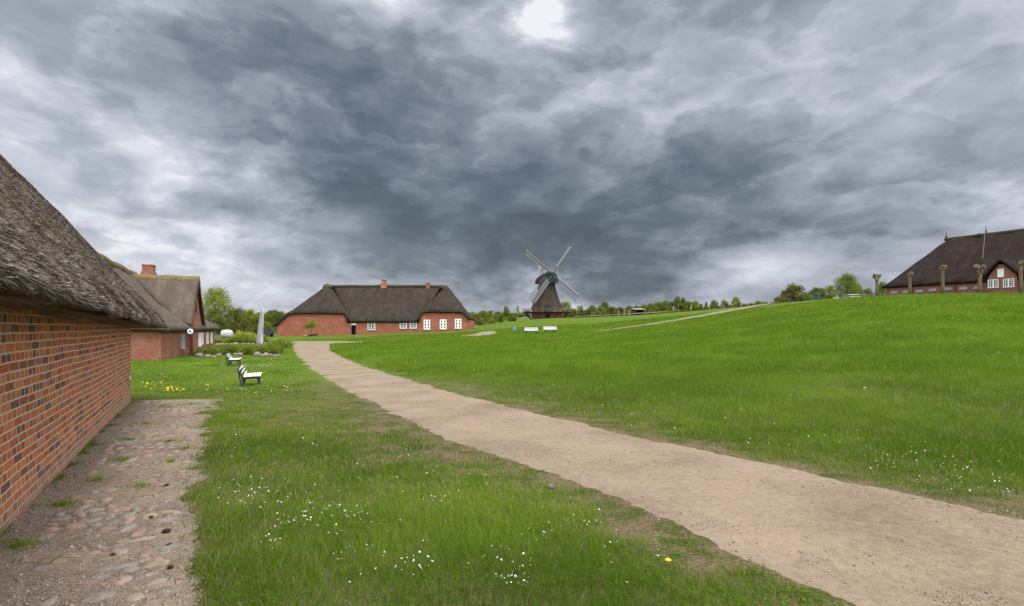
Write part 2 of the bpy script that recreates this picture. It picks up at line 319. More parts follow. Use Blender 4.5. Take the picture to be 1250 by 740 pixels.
# ------------------------------------------------------------------ terrain heights: profiles along bearings
PROF = {   # bearing (as px of the horizontal) : [(Y, z)...]
    -400: [(3, 0), (12, 0), (20, -.2), (60, -.4), (120, -.2), (400, 1), (4000, 6)],
    0: [(3, 0), (12, 0), (18, -.3), (35, -.6), (60, -.6), (100, -.4), (300, .5), (1000, 3), (4000, 6)],
    200: [(3, 0), (11, 0), (13, -.1), (16, -.35), (20, -.48), (35, -.58), (55, -.62), (80, -.3), (120, 0), (300, 2), (1000, 3), (4000, 6)],
    300: [(3, 0), (10, 0), (14, -.25), (19, -.5), (30, -.5), (38, -.5), (54, -.4), (75, .0), (91, .05), (150, .5), (300, 2), (1000, 3), (4000, 6)],
    390: [(3, 0), (10, -.05), (16, -.18), (25, -.35), (32, -.4), (40, -.37), (50, -.3), (62, -.2), (80, .05), (91, .15), (130, .5), (300, 2), (1000, 3), (4000, 6)],
    480: [(3, 0), (10, -.02), (20, -.15), (35, -.2), (60, .0), (75, .3), (91, .6), (130, 1.0), (300, 2.5), (1000, 3), (4000, 6)],
    572: [(3, 0), (10, 0), (20, -.05), (35, 0), (60, .4), (75, .8), (91, 1.03), (120, 1.5), (160, 1.6), (300, 5), (450, 8), (1000, 6), (4000, 6)],
    600: [(3, 0), (10, 0), (30, -.05), (60, .6), (70, .9), (90, 1.5), (120, 2.6), (165, 2.6), (300, 6), (450, 10.5), (1000, 7), (4000, 6)],
    640: [(3, 0), (10, 0), (30, 0), (50, .4), (64, .9), (90, 2.1), (118, 3.65), (165, 3.7), (300, 6.5), (450, 11.5), (1000, 7), (4000, 6)],
    672: [(3, 0), (10, 0), (30, 0), (50, .4), (64, .95), (90, 2.3), (118, 4.05), (165, 3.9), (300, 5), (450, 9), (1000, 7), (4000, 6)],
    740: [(3, 0), (10, 0), (20, .05), (40, .5), (60, 1.25), (80, 2.4), (112, 4.0), (150, 4.8), (250, 5.5), (500, 8), (1000, 7), (4000, 6)],
    840: [(3, 0), (10, .05), (30, .4), (50, 1.4), (70, 2.9), (100, 4.75), (130, 5.7), (250, 7), (500, 9), (1000, 8), (4000, 6)],
    920: [(3, 0), (10, .08), (20, .3), (40, 1.4), (60, 2.9), (80, 4.7), (100, 6.0), (130, 6.6), (250, 8), (500, 9), (1000, 8), (4000, 6)],
    1000: [(3, 0), (6, .0), (10, .12), (20, .5), (40, 2.2), (60, 4.3), (80, 5.9), (100, 6.6), (150, 7.2), (250, 8), (1000, 8), (4000, 6)],
    1100: [(3, 0), (6, .02), (10, .2), (20, .8), (40, 3.1), (60, 5.35), (75, 6.3), (86, 6.7), (120, 7.2), (1000, 8), (4000, 6)],
    1250: [(3, 0), (5, .02), (8, .14), (15, .6), (30, 2.2), (50, 4.6), (70, 6.4), (90, 7), (150, 7.5), (1000, 8), (4000, 6)],
    1900: [(3, 0), (5, .02), (8, .1), (15, .5), (30, 1.9), (50, 4.2), (70, 6.2), (150, 7.5), (1000, 8), (4000, 6)],
}
NA, NR = 361, 400
_az = np.linspace(-180, 180, NA); _lr = np.linspace(math.log(1.0), math.log(6000), NR)
_ks = sorted(PROF); _ka = [math.degrees(math.atan((k-625)/F)) for k in _ks]
_rows = []
for k, a in zip(_ks, _ka):
    c = math.cos(R(a)); ys = np.array([p[0] for p in PROF[k]])/c; zs = [p[1] for p in PROF[k]]
    _rows.append(np.interp(_lr, np.log(ys), zs))
_rows = np.array(_rows)
flat = np.interp(_lr, [0, math.log(30), math.log(300), math.log(4000)], [0, 0, 1, 6])
_aa = np.array([-180, -120]+_ka+[120, 180]); _tab = np.vstack([flat, flat, _rows, (flat+_rows[-1])/2, flat])
HT = np.array([np.interp(_az, _aa, _tab[:, j]) for j in range(NR)]).T       # NA x NR
def _blur(A, s, ax):
    k = int(3*s)+1; xs = np.arange(-k, k+1); g = np.exp(-xs**2/(2*s*s)); g /= g.sum()
    P = np.pad(A, [(k, k) if i == ax else (0, 0) for i in range(2)], mode='edge')
    return sum(g[i]*(P[i:i+A.shape[0], :] if ax == 0 else P[:, i:i+A.shape[1]]) for i in range(2*k+1))
HT = _blur(_blur(HT, 2.0, 0), 5.0, 1)
def H(x, y):
    x = np.asarray(x, float); y = np.asarray(y, float)
    a = (np.degrees(np.arctan2(x, y))+180)/360*(NA-1)
    r = np.clip((np.log(np.maximum(np.hypot(x, y), 1.0))-_lr[0])/(_lr[-1]-_lr[0])*(NR-1), 0, NR-1.001)
    a = np.clip(a, 0, NA-1.001)
    ai = a.astype(int); ri = r.astype(int); fa = a-ai; fr = r-ri
    fa = fa*fa*(3-2*fa)
    z = (HT[ai, ri]*(1-fr)+HT[ai, ri+1]*fr)*(1-fa)+(HT[ai+1, ri]*(1-fr)+HT[ai+1, ri+1]*fr)*fa
    rr = np.hypot(x, y)
    return z+(fbm(x, y, .35, 3)-.5)*.06*np.clip(rr/8, .3, 1)+(fbm(x+50, y, .05, 3)-.5)*.5*np.clip((rr-40)/80, 0, 1)*np.clip(rr/100, 0, 1)
def Hs(x, y): return float(H(np.array([x]), np.array([y]))[0])
def G(px, py):
    """first point where the sight line of that pixel meets the ground"""
    s = (px-625)/F; v = (HZ-py)/F
    Y = np.exp(np.linspace(math.log(1.2), math.log(600), 3000)); d = CAMZ+v*Y-H(s*Y, Y)
    i = int(np.argmax(d < 0)) if (d < 0).any() else len(Y)-1
    y0, y1 = Y[max(i-1, 0)], Y[i]; d0, d1 = d[max(i-1, 0)], d[i]
    y = y0+(y1-y0)*(d0/(d0-d1)) if d0 != d1 else y1
    return (s*y, y)
def P(px, Y): return ((px-625)/F*Y, Y)             # bearing + distance -> plan position
def Zp(py, Y): return CAMZ+(HZ-py)/F*Y

# ------------------------------------------------------------------ mesh builder
def uvdir(n):
    n = Vector(n)
    if abs(n.z) > .985: return Vector((1, 0, 0)), Vector((0, 1, 0))
    u = Vector((0, 0, 1)).cross(n).normalized(); v = n.cross(u).normalized(); return u, v
class MB:
    def __init__(s): s.v = []; s.f = []; s.mi = []; s.cur = 0
    def face(s, pts):
        i = len(s.v); s.v += [tuple(p) for p in pts]; s.f.append(list(range(i, i+len(pts)))); s.mi.append(s.cur); return s
    def mesh(s, vs, fs):
        i = len(s.v); s.v += [tuple(p) for p in vs]
        for f in fs: s.f.append([i+k for k in f]); s.mi.append(s.cur)
        return s
    def box(s, c, d, rz=0.0, taper=1.0, mtx=None):
        hx, hy, hz = d[0]/2, d[1]/2, d[2]/2; vs = []
        for z, t in ((-hz, 1), (hz, taper)):
            for x, y in ((-hx, -hy), (hx, -hy), (hx, hy), (-hx, hy)): vs.append(Vector((x*t, y*t, z)))
        m = mtx if mtx is not None else Matrix.Translation(c) @ Matrix.Rotation(rz, 4, 'Z')
        if mtx is not None: m = Matrix.Translation(c) @ mtx
        return s.mesh([m @ p for p in vs], [(0, 3, 2, 1), (4, 5, 6, 7), (0, 1, 5, 4), (1, 2, 6, 5), (2, 3, 7, 6), (3, 0, 4, 7)])
    def bar(s, a, b, w, h=None, up=(0, 0, 1)):
        a = Vector(a); b = Vector(b); h = h or w; d = (b-a); L = d.length; z = d.normalized(); up = Vector(up)
        if abs(z.dot(up)) > .98: up = Vector((0, 1, 0))
        x = up.cross(z).normalized(); y = z.cross(x)
        m = Matrix((x, y, z)).transposed().to_4x4(); return s.box((a+b)/2, (w, h, L), mtx=m)
    def tube(s, pts, rad, n=8, cap=True):
        pts = [Vector(p) for p in pts]; rings = []
        for i, p in enumerate(pts):
            d = (pts[min(i+1, len(pts)-1)]-pts[max(i-1, 0)]).normalized()
            up = Vector((0, 0, 1)) if abs(d.z) < .9 else Vector((0, 1, 0))
            x = up.cross(d).normalized(); y = d.cross(x); r = rad[i] if hasattr(rad, '__len__') else rad
            rings.append([p+(x*math.cos(a)+y*math.sin(a))*r for a in [2*math.pi*k/n for k in range(n)]])
        vs = [v for r_ in rings for v in r_]; fs = []
        for i in range(len(rings)-1):
            for k in range(n): fs.append((i*n+k, i*n+(k+1) % n, (i+1)*n+(k+1) % n, (i+1)*n+k))
        if cap: fs.append(tuple(range(n))[::-1]); fs.append(tuple((len(rings)-1)*n+k for k in range(n)))
        return s.mesh(vs, fs)
    def lathe(s, c, prof, n=24, squash=1.0, rot=0.0):
        vs = []; fs = []
        for r, z in prof:
            for k in range(n):
                a = 2*math.pi*k/n+rot; vs.append((c[0]+r*math.cos(a), c[1]+r*math.sin(a)*squash, c[2]+z))
        for i in range(len(prof)-1):
            for k in range(n): fs.append((i*n+k, i*n+(k+1) % n, (i+1)*n+(k+1) % n, (i+1)*n+k))
        fs.append(tuple(range(n))[::-1]); fs.append(tuple((len(prof)-1)*n+k for k in range(n)))
        return s.mesh(vs, fs)
    def build(s, name, m, parent=None, smooth=False, bevel=0.0):
        me = bpy.data.meshes.new(name); me.from_pydata(s.v, [], s.f)
        for mm in (m if isinstance(m, (list, tuple)) else [m]): me.materials.append(mm)
        me.polygons.foreach_set('material_index', s.mi)
        uv = me.uv_layers.new(name='UVMap')
        for p in me.polygons:
            u, v = uvdir(p.normal)
            for li in p.loop_indices:
                co = me.vertices[me.loops[li].vertex_index].co; uv.data[li].uv = (co.dot(u), co.dot(v))
        if smooth: me.polygons.foreach_set('use_smooth', [True]*len(me.polygons))
        me.update()
        o = bpy.data.objects.new(name, me); COL.objects.link(o)
        if parent is not None: o.parent = parent
        if bevel:
            bv = o.modifiers.new('bevel', 'BEVEL'); bv.width = bevel; bv.segments = 2; bv.limit_method = 'ANGLE'
        return o
def tag(o, label=None, cat=None, group=None, kind=None):
    if label: o['label'] = label
    if cat: o['category'] = cat
    if group: o['group'] = group
    if kind: o['kind'] = kind
    return o
def empty(name, loc=(0, 0, 0), rz=0.0, label=None, cat=None, group=None):
    o = bpy.data.objects.new(name, None); COL.objects.link(o); o.location = loc; o.rotation_euler = (0, 0, rz); o.empty_display_size = .2
    return tag(o, label, cat, group)
def copy_tree(o, parent=None):
    c = o.copy(); COL.objects.link(c)
    if parent is not None: c.parent = parent
    for ch in [x for x in COL.objects if x.parent == o]: copy_tree(ch, c)
    return c
def np_mesh(name, V, Fa, m, tint=None, smooth=False):
    """V (n,3), Fa (k,m) constant polygon size; tint per face"""
    me = bpy.data.meshes.new(name); k, c = Fa.shape
    me.vertices.add(len(V)); me.vertices.foreach_set('co', np.ascontiguousarray(V, dtype=np.float32).ravel())
    me.loops.add(k*c); me.loops.foreach_set('vertex_index', np.ascontiguousarray(Fa, dtype=np.int32).ravel())
    me.polygons.add(k); me.polygons.foreach_set('loop_start', np.arange(0, k*c, c, dtype=np.int32))
    me.materials.append(m); me.update(calc_edges=True)
    if tint is not None:
        at = me.attributes.new('tint', 'FLOAT', 'FACE'); at.data.foreach_set('value', np.asarray(tint, dtype=np.float32))
    if smooth: me.polygons.foreach_set('use_smooth', np.ones(k, dtype=bool))
    o = bpy.data.objects.new(name, me); COL.objects.link(o); return o

# ------------------------------------------------------------------ terrain sheet
def axis_coords(lo, hi, d0, g):
    out = [0.0]; s = d0
    while out[-1] < hi: out.append(out[-1]+s); s *= g
    neg = [0.0]; s = d0
    while neg[-1] > lo: neg.append(neg[-1]-s); s *= g
    return np.array(neg[::-1][:-1]+out)
gx = axis_coords(-5000, 5000, .22, 1.030); gy = axis_coords(-3000, 5500, .22, 1.026)
XX, YY = np.meshgrid(gx, gy); ZZ = H(XX, YY)
nx, ny = len(gx), len(gy)
idx = np.arange(nx*ny).reshape(ny, nx)
a_, b_, c_, d_ = idx[:-1, :-1].ravel(), idx[:-1, 1:].ravel(), idx[1:, 1:].ravel(), idx[1:, :-1].ravel()
tri = np.vstack([np.stack([a_, b_, c_], 1), np.stack([a_, c_, d_], 1)])
def HG(x, y):
    """height of the terrain mesh itself (its triangles)"""
    x = np.asarray(x, float); y = np.asarray(y, float)
    i = np.clip(np.searchsorted(gx, x)-1, 0, nx-2); j = np.clip(np.searchsorted(gy, y)-1, 0, ny-2)
    fx = (x-gx[i])/(gx[i+1]-gx[i]); fy = (y-gy[j])/(gy[j+1]-gy[j])
    a = ZZ[j, i]; b = ZZ[j, i+1]; c = ZZ[j+1, i+1]; d = ZZ[j+1, i]
    return np.where(fx >= fy, a+(b-a)*fx+(c-b)*fy, a+(c-d)*fx+(d-a)*fy)
def hg(x, y): return float(HG(np.array([x]), np.array([y]))[0])

def ground_mat():
    m, t, b = mat('meadow_ground', .95, .08)
    co = t.n('ShaderNodeTexCoord').outputs['Object']; x, y, z = t.sep(co); p = t.comb(x, y, 0)
    r = t.vm('LENGTH', p)
    n1 = t.noise(p, .35, 6, .6); n2 = t.noise(p, 2.2, 5, .65); n3 = t.noise(p, 18, 5, .7)
    streak = t.noise(t.vm('MULTIPLY', p, (.25, 1.1, 1)), .5, 5, .6)
    f = t.m('ADD', t.m('ADD', t.m('MULTIPLY', n1, .30), t.m('MULTIPLY', n2, .22)), t.m('ADD', t.m('MULTIPLY', n3, .22), t.m('MULTIPLY', streak, .26)))
    c = t.ramp(f, [(.36, (.062, .100, .009)), (.50, (.088, .137, .013)), (.64, (.122, .172, .020))])
    c = t.mix(t.m('MULTIPLY', t.smooth(t.noise(p, .9, 5, .65), .55, .72), .35), c, (.17, .19, .04))
    near = t.mix(t.smooth(t.noise(p, 2.1, 7, .75), .40, .58), (.070, .088, .020), (.170, .125, .070)); near = t.mix(t.smooth(t.noise(p, 34, 6, .75), .42, .60), t.vm('SCALE', near, sc=.62), t.vm('SCALE', near, sc=1.25))
    c = t.mix(t.smooth(r, 9, 26), near, c)
    t.put(b.inputs['Base Color'], c); bump(t, b, t.m('ADD', n3, n2), .03); return m
M['ground'] = ground_mat()
g = np_mesh('ground', np.stack([XX.ravel(), YY.ravel(), ZZ.ravel()], 1), tri, M['ground'], smooth=True)
tag(g, kind='structure')

# ------------------------------------------------------------------ paths
def path_mat(name, base, speck=1.0):
    m, t, b = mat(name, .95, .1)
    co = t.n('ShaderNodeTexCoord').outputs['Object']; x, y, z = t.sep(co); p = t.comb(x, y, 0)
    fine = t.noise(p, 120, 4, .7); mid = t.noise(p, 14, 5, .65); big = t.noise(p, .8, 5, .6)
    c = t.ramp(t.m('ADD', t.m('MULTIPLY', mid, .45), t.m('MULTIPLY', big, .55)), [(.34, tuple(k*.62 for k in base)), (.52, base), (.68, tuple(k*1.25 for k in base))])
    sp = t.ramp(fine, [(.30, .45), (.48, .95), (.60, 1.05), (.75, 1.5)])
    c = t.mix(.8, c, sp, 'MULTIPLY')
    vo = t.n('ShaderNodeTexVoronoi'); t.put(vo.inputs['Vector'], p); vo.inputs['Scale'].default_value = 70
    k = t.smooth(vo.outputs['Distance'], .30, .12)
    wn = t.sep(vo.outputs['Color'])[0]
    stc = t.ramp(wn, [(0, (.16, .14, .13)), (.25, (.40, .32, .25)), (.5, (.29, .22, .17)), (.75, (.50, .45, .40))], 'CONSTANT')
    c = t.mix(t.m('MULTIPLY', k, t.m('MULTIPLY', t.smooth(t.sep(vo.outputs['Color'])[1], .55, .6), .6)), c, stc)
    hgt = t.m('ADD', t.m('MULTIPLY', fine, .6), t.m('ADD', mid, t.m('MULTIPLY', k, .4)))
    if speck > 1:      # cobbles half buried in the dirt
        pw = t.vm('ADD', p, t.vm('SCALE', t.vm('SUBTRACT', t.noise(p, 5, 3, .6, out=1), (.5, .5, .5)), sc=.10))
        ve = t.n('ShaderNodeTexVoronoi', feature='DISTANCE_TO_EDGE'); vc = t.n('ShaderNodeTexVoronoi')
        for q_ in (ve, vc): t.put(q_.inputs['Vector'], pw); q_.inputs['Scale'].default_value = 10.5
        r1, r2_, r3 = t.sep(vc.outputs['Color'])
        showm = t.m('MULTIPLY', t.smooth(t.m('ADD', r3, t.m('MULTIPLY', t.noise(p, 1.2, 4, .65), 1.6)), 1.22, 1.42), t.smooth(ve.outputs['Distance'], .06, .16))
        scl = t.ramp(r1, [(0, (.34, .26, .20)), (.2, (.40, .27, .21)), (.4, (.30, .27, .25)), (.6, (.42, .33, .25)), (.8, (.36, .235, .185))], 'CONSTANT')
        c = t.mix(t.m('MULTIPLY', showm, .55), c, scl)
        crack = t.m('MULTIPLY', t.smooth(ve.outputs['Distance'], .07, .01), t.smooth(t.noise(p, 1.7, 5, .7), .42, .6))
        c = t.mix(t.m('MULTIPLY', crack, .55), c, (.13, .095, .065))
        c = t.mix(t.m('MULTIPLY', t.smooth(t.noise(p, 5.5, 6, .75), .54, .66), .5), c, (.15, .115, .075))
        hgt = t.m('ADD', hgt, t.m('MULTIPLY', showm, 1.6))
    t.put(b.inputs['Base Color'], c); bump(t, b, hgt, .006*speck); return m
M['path'] = path_mat('sandy_gravel', (.280, .212, .146))
M['strip'] = path_mat('dirt_with_gravel', (.320, .245, .178), 2.2)
M['soil'] = plain('bare_red_brown_soil', (.27, .17, .12), .95, .3, .8)

def resample(pts, step):
    pts = [np.array(p, float) for p in pts]; out = []
    # Catmull-Rom
    P_ = [2*pts[0]-pts[1]]+pts+[2*pts[-1]-pts[-2]]
    for i in range(1, len(P_)-2):
        p0, p1, p2, p3 = P_[i-1:i+3]; n = max(2, int(np.linalg.norm(p2-p1)/step))
        for k in range(n):
            t = k/n; out.append(.5*((2*p1)+(-p0+p2)*t+(2*p0-5*p1+4*p2-p3)*t*t+(-p0+3*p1-3*p2+p3)*t**3))
    out.append(pts[-1]); return np.array(out)
def equal(pts, n):
    d = np.r_[0, np.cumsum(np.hypot(*np.diff(pts, axis=0).T))]; t = np.linspace(0, d[-1], n)
    # spacing denser near the start
    return np.stack([np.interp(t, d, pts[:, 0]), np.interp(t, d, pts[:, 1])], 1)
def strip_mesh(name, Lp, Rp, n, m, lift=.012, na=14, rag=.05, seed=0, crown=.0):
    L_, R_ = Lp, Rp
    def logres(P_):
        d = np.r_[0, np.cumsum(np.hypot(*np.diff(P_, axis=0).T))]; t = d[-1]*(np.linspace(0, 1, n)**1.8)
        return np.stack([np.interp(t, d, P_[:, 0]), np.interp(t, d, P_[:, 1])], 1)
    L_ = logres(L_); R_ = logres(R_)
    dist = np.hypot(L_[:, 0], L_[:, 1])
    across = (L_-R_)/np.maximum(np.hypot(*(L_-R_).T), 1e-3)[:, None]
    nl = (fbm(L_[:, 0]+seed, L_[:, 1], 1.6, 2)-.5)*2+(fbm(L_[:, 0], L_[:, 1], 7.0, 4)-.5)*2.4; nr = (fbm(R_[:, 0]+seed+40, R_[:, 1], 1.6, 2)-.5)*2+(fbm(R_[:, 0]+9, R_[:, 1], 7.0, 4)-.5)*2.4
    sc = rag*np.clip(dist/6, 1, 4)
    L_ = L_+across*(nl*sc*2)[:, None]; R_ = R_-across*(nr*sc*2)[:, None]
    V = []
    for k in range(na+1):
        t = k/na; p = R_*(1-t)+L_*t
        d = np.hypot(p[:, 0], p[:, 1]); z = HG(p[:, 0], p[:, 1])+np.maximum(lift, lift+(d-25)*.0009)+crown*math.sin(math.pi*t)
        z = z+(fbm(p[:, 0], p[:, 1], 1.2, 4)-.5)*.02
        if k in (0, na): z = z-.03
        V.append(np.stack([p[:, 0], p[:, 1], z], 1))
    V = np.concatenate(V); nn = n; Fs = []
    ii = np.arange(nn-1)
    for k in range(na):
        a = k*nn+ii; Fs.append(np.stack([a, a+1, a+nn+1, a+nn], 1))
    o = np_mesh(name, V, np.concatenate(Fs)[:, ::-1], m, smooth=True)
    return o, np.concatenate([L_, R_[::-1]])
Lpx = [(1210, 860), (1014, 740), (868, 672), (760, 620), (650, 575), (560, 545), (500, 518), (450, 492), (412, 472), (385, 455), (368, 440), (360, 430), (357, 419.2)]
Rpx = [(1800, 760), (1500, 690), (1250, 628), (1100, 597), (1000, 577), (900, 556), (800, 536), (700, 513), (600, 490), (520, 469), (470, 455), (435, 443), (412, 433), (403, 427), (404, 419)]
Lp = resample([G(*p) for p in Lpx], .3); Rp = resample([G(*p) for p in Rpx], .3)
path, PATH_POLY = strip_mesh('path', Lp, Rp, 1100, M['path'], rag=.029)
tag(path, kind='structure')
# junction where the path meets the lane in front of the far farmhouse
jl = resample([G(340, 419.6), G(365, 420.2), G(405, 420.4), G(442, 418.6)], .4); jr = resample([G(340, 418.6), G(365, 417.2), G(405, 417.2), G(444, 417.6)], .4)
o, JUNC = strip_mesh('path', jl[::1], jr, 90, M['path'], lift=.05, rag=.02, na=6); tag(o, kind='structure')
kl = resample([G(560, 411.8), G(580, 411.2), G(598, 409.6), G(607, 407.2)], .4); kr = resample([G(560, 411.2), G(578, 408.6), G(589, 405.6), G(603, 404.8)], .4)
o, KP = strip_mesh('path', kl, kr, 90, M['path'], lift=.05, rag=.02, na=6); tag(o, kind='structure')
ul = [P(722, 57), P(760, 60), P(800, 63), P(850, 68.5), P(885, 74), P(925, 82), P(950, 90)]
uc = resample(ul, .5); dd = np.gradient(uc, axis=0); nn_ = np.stack([-dd[:, 1], dd[:, 0]], 1)/np.hypot(dd[:, 0], dd[:, 1])[:, None]
wd = np.interp(np.arange(len(uc)), [0, 12, len(uc)*.5, len(uc)], [.15, .8, 1.25, 1.3])[:, None]
o, UP = strip_mesh('path', uc+nn_*wd, uc-nn_*wd, 200, M['path'], lift=.06, rag=.03, na=6); tag(o, kind='structure')
# strip of bare soil behind the crest
sl = resample([P(700, 116), P(760, 112), P(830, 106), P(868, 104)], 1); sr = resample([P(700, 122), P(760, 124), P(830, 124), P(868, 112)], 1)
o, SOILP = strip_mesh('soil_strip', sr, sl, 90, M['soil'], lift=.25, rag=.06, na=6); tag(o, kind='structure')

# ------------------------------------------------------------------ near house frame of reference
D1 = Vector((-.512, .859, 0)).normalized(); N1 = Vector((D1.y, -D1.x, 0))      # along the wall (away), outward normal
W0 = Vector((-3.92, 4.016, 0))                                                # a point at the wall's foot, t = 0
def near(t, o, z): return W0+D1*t+N1*o+Vector((0, 0, z))
TE = 8.87; TB = -16.0; HW = 4.6

# cobbled strip along the wall
spx = [(262, 487.5), (252, 505), (246, 525), (243, 560), (240, 600), (234, 650), (228, 700), (236, 745)]
so_ = [G(*p) for p in spx]
so_ = [tuple((near(TE+.35, 1.9, 0)).xy)] + so_ if False else so_
inner = [tuple(near(t, -.02, 0).xy) for t in (TE+.25, 7.5, 6, 4, 2, 0, -1, -2.2)]
end = so_[-1]; dvec = Vector((D1.x, D1.y))*-1
so_ += [(end[0]+dvec.x*3, end[1]+dvec.y*3), (end[0]+dvec.x*9, end[1]+dvec.y*9)]
inner += [tuple(near(-5.5, -.02, 0).xy), tuple(near(-11.5, -.02, 0).xy)]
strip, STRIP_POLY = strip_mesh('cobbled_strip', resample(so_, .2)[::-1], resample(inner, .2)[::-1], 420, M['strip'], lift=.010, rag=.06, na=26)
tag(strip, kind='structure')

def inpoly(x, y, poly):
    ins = np.zeros(len(x), bool); n = len(poly); j = n-1
    step = max(1, n//600); pl = poly[::step]; n = len(pl); j = n-1
    for i in range(n):
        xi, yi = pl[i]; xj, yj = pl[j]
        c = ((yi > y) != (yj > y)) & (x < (xj-xi)*(y-yi)/((yj-yi) if abs(yj-yi) > 1e-9 else 1e-9)+xi)
        ins ^= c; j = i
    return ins

# stones showing in the strip, part of its paving
def dome_stones(xs, ys, zs, sx, sy, sz, rot, n1=9):
    """low domes; returns V, F(quads/tri as tris), face->stone index"""
    k = len(xs); rings = [(1.0, -.9), (1.0, 0.0), (.86, .55), (.50, .88)]; V = []; 
    ang = np.linspace(0, 2*np.pi, n1, endpoint=False)
    rr = 1+.30*(rng.random((k, n1))-.5)
    for (r, h) in rings:
        lx = np.cos(ang)[None]*rr*r; ly = np.sin(ang)[None]*rr*r
        X = lx*sx[:, None]; Y = ly*sy[:, None]
        V.append(np.stack([xs[:, None]+X*np.cos(rot)[:, None]-Y*np.sin(rot)[:, None], ys[:, None]+X*np.sin(rot)[:, None]+Y*np.cos(rot)[:, None], np.broadcast_to((zs+h*sz)[:, None], X.shape)], 2))
    V.append(np.stack([xs, ys, zs+sz], 1)[:, None, :])
    Vv = np.concatenate(V, 1); per = Vv.shape[1]; Vv = Vv.reshape(-1, 3)
    f = []
    for i in range(len(rings)-1):
        for a in range(n1):
            b = (a+1) % n1; f.append((i*n1+a, i*n1+b, (i+1)*n1+b)); f.append((i*n1+a, (i+1)*n1+b, (i+1)*n1+a))
    top = len(rings)*n1
    for a in range(n1): f.append(((len(rings)-1)*n1+a, (len(rings)-1)*n1+(a+1) % n1, top))
    f = np.array(f); Ff = (np.arange(k)[:, None, None]*per+f[None]).reshape(-1, 3)
    return Vv, Ff, np.repeat(np.arange(k), len(f))
cx, cy, sxs, sys_ = [], [], [], []
t = -4.0
while t < TE:
    o_ = .25
    while o_ < 3.3:
        L0 = random.uniform(.10, .24); W_ = random.uniform(.07, .13)
        p = near(t+random.uniform(-.05, .05), o_+W_/2, 0)
        if fbm(p.x*1.0, p.y*1.0, .9, 3) > (.41 if .9 < o_ < 2.9 else .52) and random.random() < .75: cx.append(p.x); cy.append(p.y); sxs.append(L0/2); sys_.append(W_/2)
        o_ += W_+.03
    t += .145
cx = np.array(cx); cy = np.array(cy); k = inpoly(cx, cy, STRIP_POLY); k &= np.array([inpoly(np.array([a+.22]), np.array([b]), STRIP_POLY)[0] for a, b in zip(cx, cy)]); cx = cx[k]; cy = cy[k]; sxs = np.array(sxs)[k]; sys_ = np.array(sys_)[k]
V, Fc, si = dome_stones(cx, cy, HG(cx, cy)+.006, sxs, sys_, rng.uniform(.006, .026, len(cx)), math.atan2(D1.y, D1.x)+rng.normal(0, .35, len(cx))+math.pi*.5*(rng.random(len(cx)) < .3))
cob = np_mesh('cobblestones', V, Fc, M['cobble'], rng.random(len(cx))[si], smooth=True); cob.parent = strip
# pebbles on the path and the strip
def pebbles(name, xs, ys, lift, smin, smax, label):
    n = len(xs); s = rng.uniform(smin, smax, n)*(1+1.2*(rng.random(n) < .04))
    base = np.array([(1, 0, 0), (0, 1, 0), (-1, 0, 0), (0, -1, 0), (0, 0, .7), (0, 0, -.5)])
    f = np.array([(0, 1, 4), (1, 2, 4), (2, 3, 4), (3, 0, 4), (1, 0, 5), (2, 1, 5), (3, 2, 5), (0, 3, 5)])
    a = rng.uniform(0, 6.28, n); el_ = rng.uniform(.6, 1.3, (n, 1))
    B = base[None]*s[:, None, None]*(1+.4*(rng.random((n, 6, 1))-.5)); B[:, :, 0] *= el_
    X = B[:, :, 0]*np.cos(a)[:, None]-B[:, :, 1]*np.sin(a)[:, None]+xs[:, None]; Y = B[:, :, 0]*np.sin(a)[:, None]+B[:, :, 1]*np.cos(a)[:, None]+ys[:, None]
    Z = B[:, :, 2]+(HG(xs, ys)+lift)[:, None]
    V = np.stack([X, Y, Z], 2).reshape(-1, 3); Fc = (np.arange(n)[:, None, None]*6+f[None]).reshape(-1, 3)
    o = np_mesh(name, V, Fc, M['pebble'], np.repeat(rng.random(n), 8)); tag(o, label, 'gravel', kind='stuff'); return o
n = 120000; r = np.exp(rng.uniform(math.log(2.2), math.log(16), n)); a = rng.uniform(-.95, .9, n); x = r*np.sin(a); y = r*np.cos(a)
k = inpoly(x, y, PATH_POLY) & ((rng.random(n) < .18)|(fbm(x, y, 1.4, 3)+.25*(x > 3.2) > .60)); pebbles('path_gravel', x[k], y[k], .014, .0022, .0060, 'fine loose gravel scattered over the sandy path')
n = 90000; r = np.exp(rng.uniform(math.log(2.6), math.log(12), n)); a = rng.uniform(-.95, -.35, n); x = r*np.sin(a); y = r*np.cos(a)
k = inpoly(x, y, STRIP_POLY); pebbles('strip_gravel', x[k], y[k], .012, .002, .0070, 'loose grit over the dirt strip beside the brick wall')

